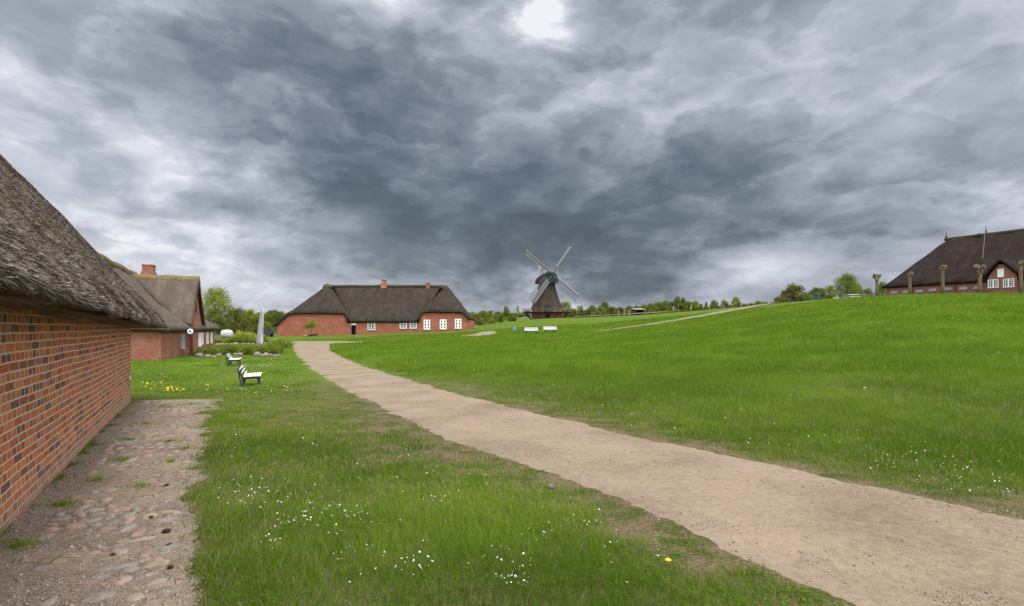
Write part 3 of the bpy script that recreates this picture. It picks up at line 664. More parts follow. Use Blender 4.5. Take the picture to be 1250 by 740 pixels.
# ------------------------------------------------------------------ roofs
def roof(name, polys, m, parent, res, thick=.3, disp=.05, dsc=1.2, smooth_it=2, fine=0.0):
    bm = bmesh.new(); uvl = bm.loops.layers.uv.new('UVMap')
    for pl in polys:
        vs = [bm.verts.new(p) for p in pl]; f = bm.faces.new(vs); f.normal_update()
        u, v = uvdir(f.normal)
        for l in f.loops: l[uvl].uv = (l.vert.co.dot(u), l.vert.co.dot(v))
    bmesh.ops.remove_doubles(bm, verts=bm.verts, dist=.01)
    bmesh.ops.triangulate(bm, faces=bm.faces)
    for _ in range(10):
        es = [e for e in bm.edges if e.calc_length() > res*1.5]
        if not es: break
        bmesh.ops.subdivide_edges(bm, edges=es, cuts=1, use_grid_fill=False)
        bmesh.ops.triangulate(bm, faces=[f for f in bm.faces if len(f.verts) > 3])
    inner = [v for v in bm.verts if not v.is_boundary]
    for _ in range(smooth_it): bmesh.ops.smooth_vert(bm, verts=inner, factor=.5, use_axis_x=True, use_axis_y=True, use_axis_z=True)
    bm.normal_update()
    for v in bm.verts:
        n = mnoise.noise(v.co*dsc)*disp+mnoise.noise(v.co*dsc*3.1)*disp*.5+(mnoise.noise(v.co*14)*fine if fine else 0)
        v.co += v.normal*n
    me = bpy.data.meshes.new(name); bm.to_mesh(me); bm.free(); me.materials.append(m)
    me.polygons.foreach_set('use_smooth', [True]*len(me.polygons))
    o = bpy.data.objects.new(name, me); COL.objects.link(o); o.parent = parent
    sm = o.modifiers.new('thickness', 'SOLIDIFY'); sm.thickness = thick; sm.offset = -1
    return o
def loc(o): return o

# ---- near house (left foreground)
house = empty('brick_farmhouse', (W0.x, W0.y, 0), 0, 'nearest brick house with rough brown thatched roof, cut off by the left edge', 'house')
def NL(t, o, z): p = near(t, o, z)-W0; return p
wb = MB()
zt = 2.25
for (a, b) in ((( TB, 0), (TE, 0)), ((TE, 0), (TE, -2*HW)), ((TE, -2*HW), (TB, -2*HW)), ((TB, -2*HW), (TB, 0))):
    p = NL(a[0], a[1], -.4); q_ = NL(b[0], b[1], -.4); nseg = max(1, int((q_-p).length/1.0))
    up = Vector((0, 0, zt+.4))
    for i in range(nseg):
        s0 = p.lerp(q_, i/nseg); s1 = p.lerp(q_, (i+1)/nseg); wb.face([s0, s1, s1+up, s0+up])
wb.build('wall', M['brick_near'], house)
# plinth course with mortar smear at the wall's foot
OV = .66; ez = 1.80; rz_ = 8.10
tip = TE+1.05; sH = 2.8
A = NL(TB-.7, OV, ez+.24); B = NL(tip, OV, ez-.16); C_ = NL(tip, -2*HW-OV, ez); Dd = NL(TB-.7, -2*HW-OV, ez)
R1 = NL(tip-sH, -HW, rz_); R0 = NL(TB-.7+sH, -HW, rz_)
# break of pitch (sprocketed eave): slightly flatter over the last metre
def lerpz(a, b, f, dz): v = a.lerp(b, f); return v+Vector((0, 0, dz))
m1 = lerpz(A, R0, .0, 0)
LIP = .05
def dn(p, s_, t_): return p-N1*(.03*s_)-D1*(.03*t_)-Vector((0, 0, LIP))
Al, Bl, Cl, Dl = dn(A, 1, -1), dn(B, 1, 1), dn(C_, -1, 1), dn(Dd, -1, -1)
A_i, B_i, C_i = Al-N1*.75, Bl-N1*.75-D1*1.2, Cl+N1*.75-D1*1.2
for q_ in (A_i, B_i, C_i): q_.z += .03
roofn = roof('roof', [[A, B, R1, R0], [B, C_, R1], [C_, Dd, R0, R1], [Dd, A, R0], [Al, Bl, B, A], [Bl, Cl, C_, B], [Cl, Dl, Dd, C_], [Dl, Al, A, Dd], [A_i, B_i, Bl, Al], [B_i, C_i, Cl, Bl]], M['thatch_near'], house, .26, .03, .05, 1.0, 1, fine=.012)
# reed stalks lying on the slope and hanging at the eave
def reeds(name, polys, dens, parent, ox=Vector((0, 0, 0)), lift=.01, lmin=.10, lmax=.26, wmin=.004, wmax=.008, m=None, zlim=None):
    Vs = []; n_tot = 0; tints = []
    for pl in polys:
        p0, p1, p2, p3 = [np.array(p) for p in pl]      # eave a, eave b, top b, top a
        nrm = np.cross(p1-p0, p3-p0); nrm = nrm/np.linalg.norm(nrm)
        area = np.linalg.norm(p1-p0)*np.linalg.norm(((p3+p2)-(p0+p1))/2)
        n = int(area*dens); u = rng.random(n); v = rng.random(n)
        base = (p0*(1-u)[:, None]+p1*u[:, None])*(1-v)[:, None]+(p3*(1-u)[:, None]+p2*u[:, None])*v[:, None]
        slope = (p3+p2-p0-p1); slope = slope-nrm*slope.dot(nrm); along = (p1-p0)/np.linalg.norm(p1-p0)
        slope = slope-along*slope.dot(along); slope /= np.linalg.norm(slope)
        an = rng.normal(0, .55, n); d = -slope[None]*np.cos(an)[:, None]+along[None]*np.sin(an)[:, None]
        L_ = rng.uniform(lmin, lmax, n)[:, None]; W_ = rng.uniform(wmin, wmax, n)[:, None]
        side = np.cross(d, nrm[None]); tilt = rng.uniform(.0, .55, n)[:, None]
        wob = np.array([mnoise.noise(Vector(b)*1.0)*.05+mnoise.noise(Vector(b)*3.1)*.025 for b in base])[:, None]
        a = base+nrm*(lift+wob-.012); b = a+d*L_+nrm*tilt*L_
        Vs.append(np.stack([a-side*W_/2, a+side*W_/2, b+side*W_/2, b-side*W_/2], 1).reshape(-1, 3)); n_tot += n
    V = np.concatenate(Vs); Fc = np.arange(len(V)).reshape(-1, 4)
    o = np_mesh(name, V, Fc, m or M['reed'], rng.random(len(Fc))); o.parent = parent; return o
def reed_mat():
    m, t, b = mat('loose_reed', .9, .1)
    at = t.n('ShaderNodeAttribute'); at.attribute_name = 'tint'
    co = t.n('ShaderNodeTexCoord').outputs['Object']; pt = t.noise(co, 1.1, 5, .65)
    f = t.m('ADD', t.m('MULTIPLY', at.outputs['Fac'], .55), t.m('MULTIPLY', pt, .6))
    c = t.ramp(f, [(.25, (.040, .030, .024)), (.48, (.115, .092, .072)), (.68, (.19, .155, .125)), (.85, (.34, .295, .245))])
    mo = t.m('MULTIPLY', t.smooth(t.noise(t.vm('ADD', co, (5, 2, 1)), .9, 5, .7), .52, .66), .45)
    c = t.mix(mo, c, (.12, .105, .045))
    t.put(b.inputs['Base Color'], c); return m
M['reed'] = reed_mat()
Av = NL(-3.6, OV, ez+.04); Rv = NL(-3.6, -HW, rz_)
reeds('loose_reed', [(Av, B, lerpz(R1, R1, 0, 0), Rv)], 6500, house, lmin=.02, lmax=.065, wmin=.003, wmax=.0065)
up_ = (R1-B).normalized()*.45
for q_ in (.04, .015): reeds('eave_reed', [(Al.lerp(Bl, .45)-Vector((0, 0, .01)), Bl-Vector((0, 0, .01)), B+up_, A.lerp(B, .45)+up_)], 3200, house, lift=q_+.012, lmin=.02, lmax=.06, wmin=.003, wmax=.0065)
hipe = reeds('hip_reed', [(B, B.lerp(C_, .25), R1.lerp(C_, .06), R1)], 1500, house, lmin=.025, lmax=.07, wmin=.005, wmax=.011)
# hanging fringe under the eave edge
n = 26000; u = rng.random(n); a = np.array(NL(-5, OV-.02, ez-LIP+.075)); b = np.array(NL(tip, OV-.02, ez-LIP-.13))
base = a+(b-a)*u[:, None]; dep = rng.random(n)
base = base-np.array(N1)*((dep*.20)[:, None]); base[:, 2] += .02*rng.random(n)-.01
d = np.array(N1)[None]*rng.uniform(.3, 1.0, (n, 1))+np.array((0, 0, -1))[None]*rng.uniform(.4, 1.0, (n, 1))+np.array(D1)[None]*rng.normal(0, .35, (n, 1))
d /= np.linalg.norm(d, axis=1)[:, None]; L_ = rng.uniform(.01, .045, n)[:, None]; side = np.array(D1)[None]*rng.uniform(.002, .004, (n, 1))
e_ = base+d*L_
V = np.stack([base-side, base+side, e_+side, e_-side], 1).reshape(-1, 3)
o = np_mesh('eave_fringe', V, np.arange(len(V)).reshape(-1, 4), M['reed'], rng.random(n)*.55); o.parent = house
# small wall fitting seen low on the far corner of the wall
f = MB().lathe((0, 0, 0), [(.035, 0), (.035, .012), (.02, .02)], 12).build('wall_anchor', M['white'], house)
f.location = NL(TE-.28, .005, 1.6-62/F*11.3); f.rotation_euler = (R(90), 0, math.atan2(N1.y, N1.x)+R(90))

# ------------------------------------------------------------------ windows / doors
def window(parent, c, n, wd, ht, cols=2, rows=3, frame=.07, mull=.16, fm='white', gm='glass', glaze=.035, shutter=False):
    """c: centre on the wall face, n: outward normal (2D)"""
    n = Vector((n[0], n[1], 0)).normalized(); u = Vector((0, 0, 1)).cross(n); up = Vector((0, 0, 1)); c = Vector(c)
    fr = MB()
    def bx(cu, cz, w_, h_, d_, off, mb): 
        m = Matrix((u, n, up)).transposed().to_4x4(); mb.box(c+u*cu+up*cz+n*off, (w_, d_, h_), mtx=m)
    bx(-wd/2+frame/2, 0, frame, ht, .10, .03, fr); bx(wd/2-frame/2, 0, frame, ht, .10, .03, fr)
    bx(0, ht/2-frame/2, wd-2*frame, frame, .096, .03, fr); bx(0, -ht/2+frame/2, wd-2*frame, frame, .096, .03, fr)
    if cols > 1: bx(0, 0, mull, ht-2*frame, .09, .028, fr)
    iw = (wd-2*frame-(mull if cols > 1 else 0))/max(1, cols//1)
    for i in range(1, rows): bx(0, -ht/2+ht*i/rows, wd-2*frame, glaze, .07, .022, fr)
    if cols > 2:
        for sgn in (-1, 1): bx(sgn*wd*.26, 0, glaze, ht-2*frame, .068, .021, fr)
    w_ = fr.build('window', M[fm], parent)
    gl = MB(); bx(0, 0, wd-frame, ht-frame, .03, .0, gl); gl.build('pane', M[gm], w_)
    sl_ = MB(); bx(0, -ht/2-.05, wd+.12, .07, .16, .05, sl_); sl_.build('sill', M[fm] if fm != 'white' else M['lightwood'], w_)
    return w_

# ---- second house, beyond the near one
D2 = Vector((-.364, .931, 0)).normalized(); N2 = Vector((D2.y, -D2.x, 0)); C2 = Vector((-23.1, 34.5, 0))
def sec(t, o, z): return D2*t+N2*o+Vector((0, 0, z))
h2 = empty('thatched_house', C2, 0, 'old brick house with pale grey thatch, mossy ridge and steep gabled dormer', 'house')
L2 = 21.0; W2 = 4.6; e2 = 1.55; r2 = 6.55; r2b = 5.55
wb = MB()
for (a, b) in (((0, 0), (L2, 0)), ((L2, 0), (L2, -2*W2)), ((L2, -2*W2), (0, -2*W2)), ((0, -2*W2), (0, 0))):
    p = sec(a[0], a[1], -1.2); q_ = sec(b[0], b[1], -1.2); up = Vector((0, 0, e2+.25+1.2)); wb.face([p, q_, q_+up, p+up])
gt = 10.5; gw = 2.5; gz = 5.15
wb.build('wall', M['brick_old'], h2)
OV2 = .55
A = sec(-OV2, OV2, e2); B = sec(L2+OV2, OV2, e2); Cc = sec(L2+OV2, -2*W2-OV2, e2); Dd = sec(-OV2, -2*W2-OV2, e2)
R0 = sec(2.6, -W2, r2); R1 = sec(L2-2.6, -W2, r2b)
roof('roof', [[A, B, R1, R0], [B, Cc, R1], [Cc, Dd, R0, R1], [Dd, A, R0]], M['thatch_old'], h2, .55, .32, .09, .6, 2)
# dormer: gable wall flush with the house wall, steep thatch running back into the main slope
gwm = MB(); GO = .18; gwm.face([sec(gt-gw, GO, -1.4), sec(gt+gw, GO, -1.4), sec(gt+gw, GO, e2+.5), sec(gt, GO, gz), sec(gt-gw, GO, e2+.5)])
gwm.face([sec(gt-gw, -.3, -1.4), sec(gt-gw, GO, -1.4), sec(gt-gw, GO, e2+.5), sec(gt-gw, -.3, e2+.5)]); gwm.face([sec(gt+gw, GO, -1.4), sec(gt+gw, -.3, -1.4), sec(gt+gw, -.3, e2+.5), sec(gt+gw, GO, e2+.5)])
gd = gwm.build('dormer_gable', M['brick_old'], h2)
gr = roof('dormer_roof', [[sec(gt-gw-.5, .38, e2+.1), sec(gt, .38, gz+.45), sec(gt, -W2*.95, gz+.45), sec(gt-gw-.5, -.6, e2+.45)][::-1],
                          [sec(gt+gw+.5, .38, e2+.1), sec(gt+gw+.5, -.6, e2+.45), sec(gt, -W2*.95, gz+.45), sec(gt, .38, gz+.45)][::-1]], M['thatch_old'], h2, .4, .28, .06, .8, 1)
# verge boards of the dormer
vb = MB(); vb.bar(sec(gt-gw-.45, .42, e2+.0), sec(gt, .42, gz+.40), .05, .16); vb.bar(sec(gt+gw+.45, .42, e2+.0), sec(gt, .42, gz+.40), .05, .16)
vb.build('verge_board', M['verge'], h2)
# gable hatch (dark slit)
window(gd, sec(gt-.2, GO+.01, 3.4), N2, .5, .8, 1, 1, fm='darkwood', gm='dark')
# mossy ridge caps
rc = MB(); 
rc.tube([sec(t_, -W2, r2+(r2b-r2)*(t_-2.6)/(L2-5.2)+.02+.05*math.sin(t_*1.7)) for t_ in np.linspace(2.3, L2-2.4, 24)], .30, 10)
rc.build('ridge', M['ridge_moss'], h2, smooth=True)
rc = MB(); rc.tube([sec(gt, o_, gz+.42+.03*math.sin(o_*3)) for o_ in np.linspace(.45, -W2*.95, 12)], .40, 10)
rc.build('dormer_ridge', M['ridge_moss'], h2, smooth=True)
ch = MB(); cc = sec(15.3, -W2+.3, 0)
ang2 = math.atan2(N2.y, N2.x)
ch.box(cc+Vector((0, 0, 5.9)), (1.02, 1.02, 1.4), ang2); ch.box(cc+Vector((0, 0, 6.85)), (.84, .84, .50), ang2); ch.box(cc+Vector((0, 0, 7.17)), (.90, .90, .16), ang2)
ch.build('chimney', M['brick_old'], h2, bevel=.02)
M['palewin'] = plain('pale_blue_grey_frame', (.33, .40, .41), .6, .1)
for tt in (6.3,): window(h2, sec(tt, .02, .55), N2, .9, 1.0, 2, 3, fm='palewin')
for tt in (12.1,): window(h2, sec(tt, GO+.02, .55), N2, .95, 1.15, 2, 3)
for tt in (14.2, 17.0, 19.3): window(h2, sec(tt, .02, .6), N2, .9, 1.05, 2, 3)
# sign board on a post before it
sx_, sy_ = P(233.5, 39.5); sz_ = hg(sx_, sy_)
sg = empty('sign', (sx_, sy_, sz_), 0, 'round pale notice on a dark post in front of the thatched brick house', 'sign')
MB().box((0, 0, .85), (.22, .14, 2.0)).build('post', M['reddoor'], sg, bevel=.01)
pn = MB().lathe((0, 0, 0), [(.20, 0), (.20, .04), (.18, .05)], 20).build('board', M['white'], sg); pn.location = (.0, -.13, 1.86); pn.rotation_euler = (R(90), 0, R(25))
em = MB(); em.box((0.01, .04, .055), (.07, .15, .012)); em.box((-.05, .02, .055), (.05, .06, .012)); em.box((.06, -.07, .055), (.05, .08, .012)); em.box((-.04, -.10, .055), (.07, .03, .012))
em.build('emblem', M['iron'], pn)

# ---- far farmhouse
Y3 = 91.0
def f3(px, Y, z): return Vector(((px-625)/F*Y, Y, z))
X3 = lambda px: (px-625)/F*Y3
h3 = empty('long_farmhouse', (X3(455), Y3, .3), 0, 'long red brick farmhouse with dark thatch, two chimneys and small white windows', 'farmhouse')
O3 = Vector((X3(455), Y3, .3))
def l3(x, y, z): return Vector((x, y, z))-O3
xl, xl2, xm, xr0, xr = X3(338), X3(432), X3(512), X3(510), X3(573.5)
zE = Zp(392, Y3); zR = Zp(350, Y3+6.5); zH = Zp(382, Y3); zHr = Zp(380.5, Y3)
DP = 13.0
wall = MB()
# left wing gable wall (half-hipped outline), main wall, right wing gable wall
z0 = -1.2
xlw0, xlw1 = xl, X3(429); 
wall.face([l3(xlw0, Y3, z0), l3(xlw1, Y3, z0), l3(xlw1, Y3, Zp(393, Y3)), l3(X3(421), Y3, zH+.1), l3(X3(353), Y3, zH+.1), l3(xlw0, Y3, Zp(395, Y3))])
xd0, xd1 = X3(427.2), X3(434.6)
zlint = Zp(395.2, Y3); zsill = Zp(408.7, Y3)
wall.face([l3(xlw1, Y3, z0), l3(xd1, Y3, z0), l3(xd1, Y3, zsill), l3(xlw1, Y3, zsill)])
wall.face([l3(xd1, Y3, z0), l3(X3(507), Y3, z0), l3(X3(507), Y3, zE+.25), l3(xd1, Y3, zE+.25)])
wall.face([l3(xlw1, Y3, zlint), l3(xd1, Y3, zlint), l3(xd1, Y3, zE+.25), l3(xlw1, Y3, zE+.25)])
xrw0, xrw1 = X3(507), X3(572.5)
wall.face([l3(xrw0, Y3, z0), l3(xrw1, Y3, z0), l3(xrw1, Y3, Zp(391, Y3)), l3(X3(565), Y3, zHr+.1), l3(X3(516), Y3, zHr+.1), l3(xrw0, Y3, Zp(391, Y3))])
wall.face([l3(xrw1, Y3, z0), l3(xrw1, Y3+DP, z0), l3(xrw1, Y3+DP, Zp(391, Y3)), l3(xrw1, Y3, Zp(391, Y3))])
wall.face([l3(xrw1, Y3+DP, z0), l3(xlw0, Y3+DP, z0), l3(xlw0, Y3+DP, Zp(392, Y3)), l3(xrw1, Y3+DP, Zp(392, Y3))])
wall.face([l3(xlw0, Y3+DP, z0), l3(xlw0, Y3, z0), l3(xlw0, Y3, Zp(395, Y3)), l3(xlw0, Y3+DP, Zp(395, Y3))])
wall.build('wall', M['brick_far'], h3)
# door recess
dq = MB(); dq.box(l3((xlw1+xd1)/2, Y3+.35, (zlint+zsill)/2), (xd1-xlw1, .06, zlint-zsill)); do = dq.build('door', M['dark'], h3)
dq = MB(); dq.box(l3((xlw1+xd1)/2, Y3-.02, zlint-.12), (xd1-xlw1+.05, .10, .24)); dq.build('lintel', M['white'], do)
dq = MB(); dq.box(l3(xd1-.06, Y3+.05, (zlint+zsill)/2-.1), (.10, .25, zlint-zsill-.25)); dq.build('door_frame', M['reddoor'], do)
yr = Y3+DP/2
ov = .45
# main roof between the wings
mainp = [l3(X3(424), Y3-ov, zE), l3(X3(512), Y3-ov, zE), l3(X3(532), yr, zR), l3(X3(392), yr, zR)]
backp = [l3(X3(566), Y3+DP+ov, zE), l3(X3(345), Y3+DP+ov, zE), l3(X3(389), yr, zR), l3(X3(539), yr, zR)]
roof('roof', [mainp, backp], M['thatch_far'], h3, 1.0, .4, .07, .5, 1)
# left wing: half hip to the front, lower side slopes
ap = l3(X3(387), yr-2.2, zR+.15); apb = l3(X3(387), yr+3, zR+.1)
hl, hr = l3(X3(352), Y3-ov, zH), l3(X3(422), Y3-ov, zH)
ll = l3(X3(335), Y3-ov, Zp(397, Y3)); lr = l3(X3(430), Y3-ov, Zp(392.5, Y3))
llb = l3(X3(338), Y3+DP+ov, Zp(395, Y3)); lrb = l3(X3(426), Y3+4.0, Zp(386, Y3))
roof('roof', [[hl, hr, ap], [ll, hl, ap, apb, llb], [hr, lr, lrb, apb, ap], [llb, apb, l3(X3(420), Y3+DP+ov, zE)]], M['thatch_far'], h3, 1.0, .35, .05, .5, 1)
# right wing
ap2 = l3(X3(540), yr-2.2, zR+.15); ap2b = l3(X3(540), yr+3, zR+.1)
hl2, hr2 = l3(X3(514.5), Y3-ov, zHr), l3(X3(566), Y3-ov, zHr)
ll2 = l3(X3(508), Y3-ov-.02, zE-.05); lr2 = l3(X3(574.5), Y3-ov, Zp(389, Y3)); lr2b = l3(X3(572), Y3+DP+ov, Zp(389, Y3))
ll2b = l3(X3(514), Y3+4.0, zE+1.2)
roof('roof', [[hl2, hr2, ap2], [ll2, hl2, ap2, ap2b, ll2b], [hr2, lr2, lr2b, ap2b, ap2], [l3(X3(520), Y3+DP+ov, zE), ap2b, lr2b][::-1]], M['thatch_far'], h3, 1.0, .35, .05, .5, 1)
rm = MB(); rm.tube([l3(x_, yr, zR+.08+.03*math.sin(x_)) for x_ in np.linspace(X3(389), X3(538), 30)], .26, 8); rm.build('ridge', M['ridge_dark'], h3, smooth=True)
rm = MB(); rm.lathe(l3(X3(386.5), yr-1.2, zR-.1), [(.85, -.3), (.72, .2), (.45, .42), (.1, .5)], 14); rm.build('ridge_cap', M['ridge_dark'], h3, smooth=True)
rm = MB(); rm.lathe(l3(X3(537.5), yr-1.0, zR-.15), [(.85, -.3), (.7, .15), (.4, .35), (.1, .4)], 14); rm.build('ridge_cap', M['ridge_dark'], h3, smooth=True)
for px_, w_, zt_ in ((469, .82, Zp(342.5, yr)), (522.5, .78, Zp(346, yr))):
    c_ = MB(); x_ = (px_-625)/F*yr
    c_.box(l3(x_, yr, (zR-.6+zt_)/2), (w_*.86, w_*.86, zt_-zR+.6)); c_.box(l3(x_, yr, zt_+.05), (w_, w_, .14))
    if px_ < 500: c_.box(l3(x_, yr, zR+.1), (w_*1.5, w_*1.3, .9), taper=.7)
    c_.build('chimney', M['brick_far'], h3)
for px_, py_, wp, hp, mu in ((453.5, 397.8, 9.3, 10, .10), (492.3, 396.5, 8.6, 9.2, .10), (504.5, 396.4, 8.6, 9.2, .10)):
    window(h3, l3(X3(px_), Y3-.0, Zp(py_, Y3)), (0, -1), wp/F*Y3, hp/F*Y3, 4, 3, .12, mu, glaze=.05)
for px_, py_ in ((521.2, 396.4), (541, 396), (559.3, 395.3)):
    window(h3, l3(X3(px_), Y3-.0, Zp(py_, Y3)), (0, -1), 8.1/F*Y3, 12/F*Y3, 2, 3, .20, .34, glaze=.16)

# ---- farm on the hill at right
D4 = Vector((.482, -.876, 0)).normalized(); B4 = Vector((.876, .482, 0)).normalized(); C4 = Vector((61.7, 86.4, 0))
h4 = empty('hilltop_farm', (C4.x, C4.y, 6.5), 0, 'large brick farm with huge dark brown thatched roof on the hilltop', 'farmhouse')
def l4(s, b, z): return D4*s+B4*b+Vector((0, 0, z-6.5))
LEN4 = 42.0; e4 = 8.35; W4 = 8.0; r4 = 16.2
wl = MB()
def quad(mb, s0, b0, s1, b1, za, zb): mb.face([l4(s0, b0, za), l4(s1, b1, za), l4(s1, b1, zb), l4(s0, b0, zb)])
quad(wl, 0, 0, LEN4, 0, 4.5, e4+.3); quad(wl, LEN4, 0, LEN4, 2*W4, 4.5, e4+.3); quad(wl, LEN4, 2*W4, 0, 2*W4, 4.5, e4+.3); quad(wl, 0, 2*W4, 0, 0, 4.5, e4+.3)
wl.build('wall', M['brick_farm'], h4)
ov = .5
A = l4(-ov, -ov, e4-.0); B = l4(LEN4+ov, -ov, e4+.1); Cc = l4(LEN4+ov, 2*W4+ov, e4); Dd = l4(-ov, 2*W4+ov, e4)
R0 = l4(5.0, W4, r4); R1 = l4(LEN4-5, W4, r4)
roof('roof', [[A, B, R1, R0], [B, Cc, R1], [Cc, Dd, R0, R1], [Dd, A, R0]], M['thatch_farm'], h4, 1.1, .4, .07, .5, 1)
rm = MB(); rm.tube([l4(s_, W4, r4-.16) for s_ in np.linspace(4.8, LEN4-5, 20)], .26, 8); rm.build('ridge', M['ridge_dark'], h4, smooth=True)
# dormer gable: centre near the bearing 1210
def s_at(px_, b=0.0):
    k_ = (px_-625)/F; c = C4+B4*b; return (k_*c.y-c.x)/(D4.x-k_*D4.y)
sd_ = s_at(1224); g0, g1 = s_at(1209), s_at(1243)
Yd = (C4+D4*sd_).y
gm_ = MB(); zg = Zp(321, Yd)-.25
GB = -.62; gm_.face([l4(g0, GB, 5.0), l4(g1, GB, 5.0), l4(g1, GB, e4+.5), l4(sd_+.25, GB, zg), l4(sd_-.25, GB, zg), l4(g0, GB, e4+.5)])
for g_s in (g0, g1): gm_.face([l4(g_s, .3, 5.0), l4(g_s, GB, 5.0), l4(g_s, GB, e4+.5), l4(g_s, .3, e4+.5)])
gb = gm_.build('dormer_gable', M['brick_farm'], h4)
roof('dormer_roof', [[l4(g0-.45, -1.0, e4+.25), l4(sd_, -1.0, zg+.5), l4(sd_, 4.2, zg+.7), l4(g0-.45, 1.0, e4+.9)][::-1],
                     [l4(sd_, -1.0, zg+.5), l4(g1+.45, -1.0, e4+.25), l4(g1+.45, 1.0, e4+.9), l4(sd_, 4.2, zg+.7)][::-1]], M['thatch_farm'], h4, .5, .3, .04, .8, 1)
for px_ in (1214.8, 1233.5):
    s_ = s_at(px_); Yw = (C4+D4*s_).y
    window(gb, l4(s_, GB-.0, Zp(346.5 if px_ < 1220 else 345.6, Yw)), -B4, 1.15, 1.15, 4, 4, .08, .14, glaze=.04)
s_ = s_at(1224); window(gb, l4(s_, GB-.0, Zp(333.5, (C4+D4*s_).y)), -B4, .68, 1.15, 1, 1, .08, .1, gm='white')
M['vent'] = plain('pale_barn_pane', (.34, .31, .33), .6, .15)
for px_, py_ in ((1091.5, 356.5), (1106.5, 356), (1122.5, 355.0), (1138.5, 353.6), (1157, 352.2), (1176, 351.4), (1194, 350.6)):
    s_ = s_at(px_); Yw = (C4+D4*s_).y
    window(h4, l4(s_, -.03, Zp(py_, Yw)), -B4, .95, .36, 1, 1, .05, .1, fm='vent', gm='vent')
for px_ in (1114, 1166.5):
    s_ = s_at(px_); m_ = MB(); m_.box(l4(s_, -.05, 7.1), (.12, .12, 2.6), math.atan2(D4.y, D4.x)); m_.build('downpipe', M['reddoor'], h4)
# lightning rods, cable and ridge vent
for px_, pt, hh in ((1155, 289.5, 1.0), (1203.5, 283, 1.1)):
    s_ = s_at(px_, W4); m_ = MB(); p_ = l4(s_, W4, r4+.1)
    m_.tube([p_, p_+Vector((0, 0, hh))], [.07, .025], 6); m_.box(p_+Vector((0, 0, hh*.15)), (.2, .2, .3)); m_.build('lightning_rod', M['darkwood'], h4)
s_ = s_at(1197, W4); m_ = MB(); m_.box(l4(s_+.0, W4-.45, r4-.15), (.55, .4, .4), math.atan2(D4.y, D4.x)); m_.build('roof_vent', M['capgreen'], h4)
s_ = s_at(1203, W4); m_ = MB()
pa = l4(s_, W4-.1, r4+.36); sb_ = s_at(1199.5, 2.5); pb = l4(sb_, 2.5, e4+.62+(r4-e4)*3.0/8.5); m_.tube([pa, pb], .016, 5); m_.build('cable', M['lightwood'], h4)
# low annexe beyond the left end with a bit of ridge
m_ = MB()

# ------------------------------------------------------------------ windmill
mx, my = P(667.5, 165); mz = Hs(mx, my)-.2
ml = empty('windmill', (mx, my, mz), 0, 'old windmill with brown thatched octagonal tower, brick base, gallery and four lattice sails', 'windmill')
def zz(py): return Zp(py, 165)-mz
b_ = MB(); b_.lathe((0, 0, -1), [(5.0, 0), (4.95, zz(377.2)+1)], 8, rot=R(22.5)); b_.build('brick_base', M['brick_mill'], ml)
tw = MB(); prof = []
for py_, hwid in ((378.0, 20.4), (376.4, 20.4), (372, 18.3), (366, 15.6), (359, 13.2), (352, 11.3), (346, 10.2)):
    prof.append((hwid/F*165/math.cos(R(8)), zz(py_)))
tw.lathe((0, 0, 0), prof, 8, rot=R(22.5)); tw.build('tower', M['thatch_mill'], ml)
# gallery deck, railing, struts
dk = MB(); zg_ = zz(381.6); dk.lathe((0, 0, zg_), [(4.9, 0), (7.7, 0), (7.7, .18), (4.9, .18)], 16); dk.build('gallery', M['darkwood'], ml)
rl = MB()
for k_ in range(24):
    a = 2*math.pi*k_/24; p_ = Vector((7.55*math.cos(a), 7.55*math.sin(a), zg_+.18)); rl.bar(p_, p_+Vector((0, 0, .95)), .10)
    a2 = 2*math.pi*(k_+1)/24; q_ = Vector((7.55*math.cos(a2), 7.55*math.sin(a2), zg_+.18))
    rl.bar(p_+Vector((0, 0, .95)), q_+Vector((0, 0, .95)), .10); rl.bar(p_+Vector((0, 0, .5)), q_+Vector((0, 0, .5)), .06)
rl.build('railing', M['wood'], ml)
for k_ in range(8):
    a = R(22.5)+2*math.pi*k_/8; s_ = MB(); s_.bar((7.3*math.cos(a), 7.3*math.sin(a), zg_-.05), (4.9*math.cos(a), 4.9*math.sin(a), zg_-2.6), .26); s_.build('strut', M['darkwood'], ml)
# doors
fy = -4.95*math.cos(R(22.5))
s_ = MB(); s_.box((-.05, -5.02, zz(377)), (.95, .5, 2.1)); s_.build('door', M['bluedoor'], ml)
s_ = MB(); s_.box((-.05, -4.72, zz(386.5)), (1.2, .25, 1.6)); s_.build('door', M['bluedoor'], ml)
s_ = MB(); s_.box((1.55, -2.75, zz(351.5)), (.45, .3, .6)); s_.build('hatch', M['bluedoor'], ml)
# cap, axis turned towards the right front
YAW = R(20)     # sails face front-right
fx = Vector((math.sin(YAW), -math.cos(YAW), 0))   # forward of the cap
rt = Vector((math.cos(YAW), math.sin(YAW), 0))
cap = MB(); n_s, n_a = 12, 14; vs_ = []; zc = zz(346.3)
for i in range(n_s):
    u = i/(n_s-1); yy = -3.6+u*7.0         # back to front
    wdt = 3.15*(math.sin(math.pi*min(1, (u*.78+.22)))**.5) if u < .9 else 2.25
    hgt = 4.0*(.62+.38*u) if u < .9 else 3.3
    wdt = {0: 1.2}.get(i, wdt); hgt = 2.0 if i == 0 else hgt
    for k_ in range(n_a+1):
        a = math.pi*k_/n_a; xx_ = -math.cos(a)*wdt; zz_ = (math.sin(a)**.75)*hgt
        vs_.append(Vector((0, 0, zc))+fx*yy+rt*xx_+Vector((0, 0, zz_)))
fs_ = []
for i in range(n_s-1):
    for k_ in range(n_a): a0 = i*(n_a+1)+k_; fs_.append((a0, a0+1, a0+n_a+2, a0+n_a+1))
fs_.append(tuple(range(n_a, -1, -1)))
cap.mesh(vs_, fs_); cp = cap.build('cap', M['thatch_mill'], ml, smooth=True)
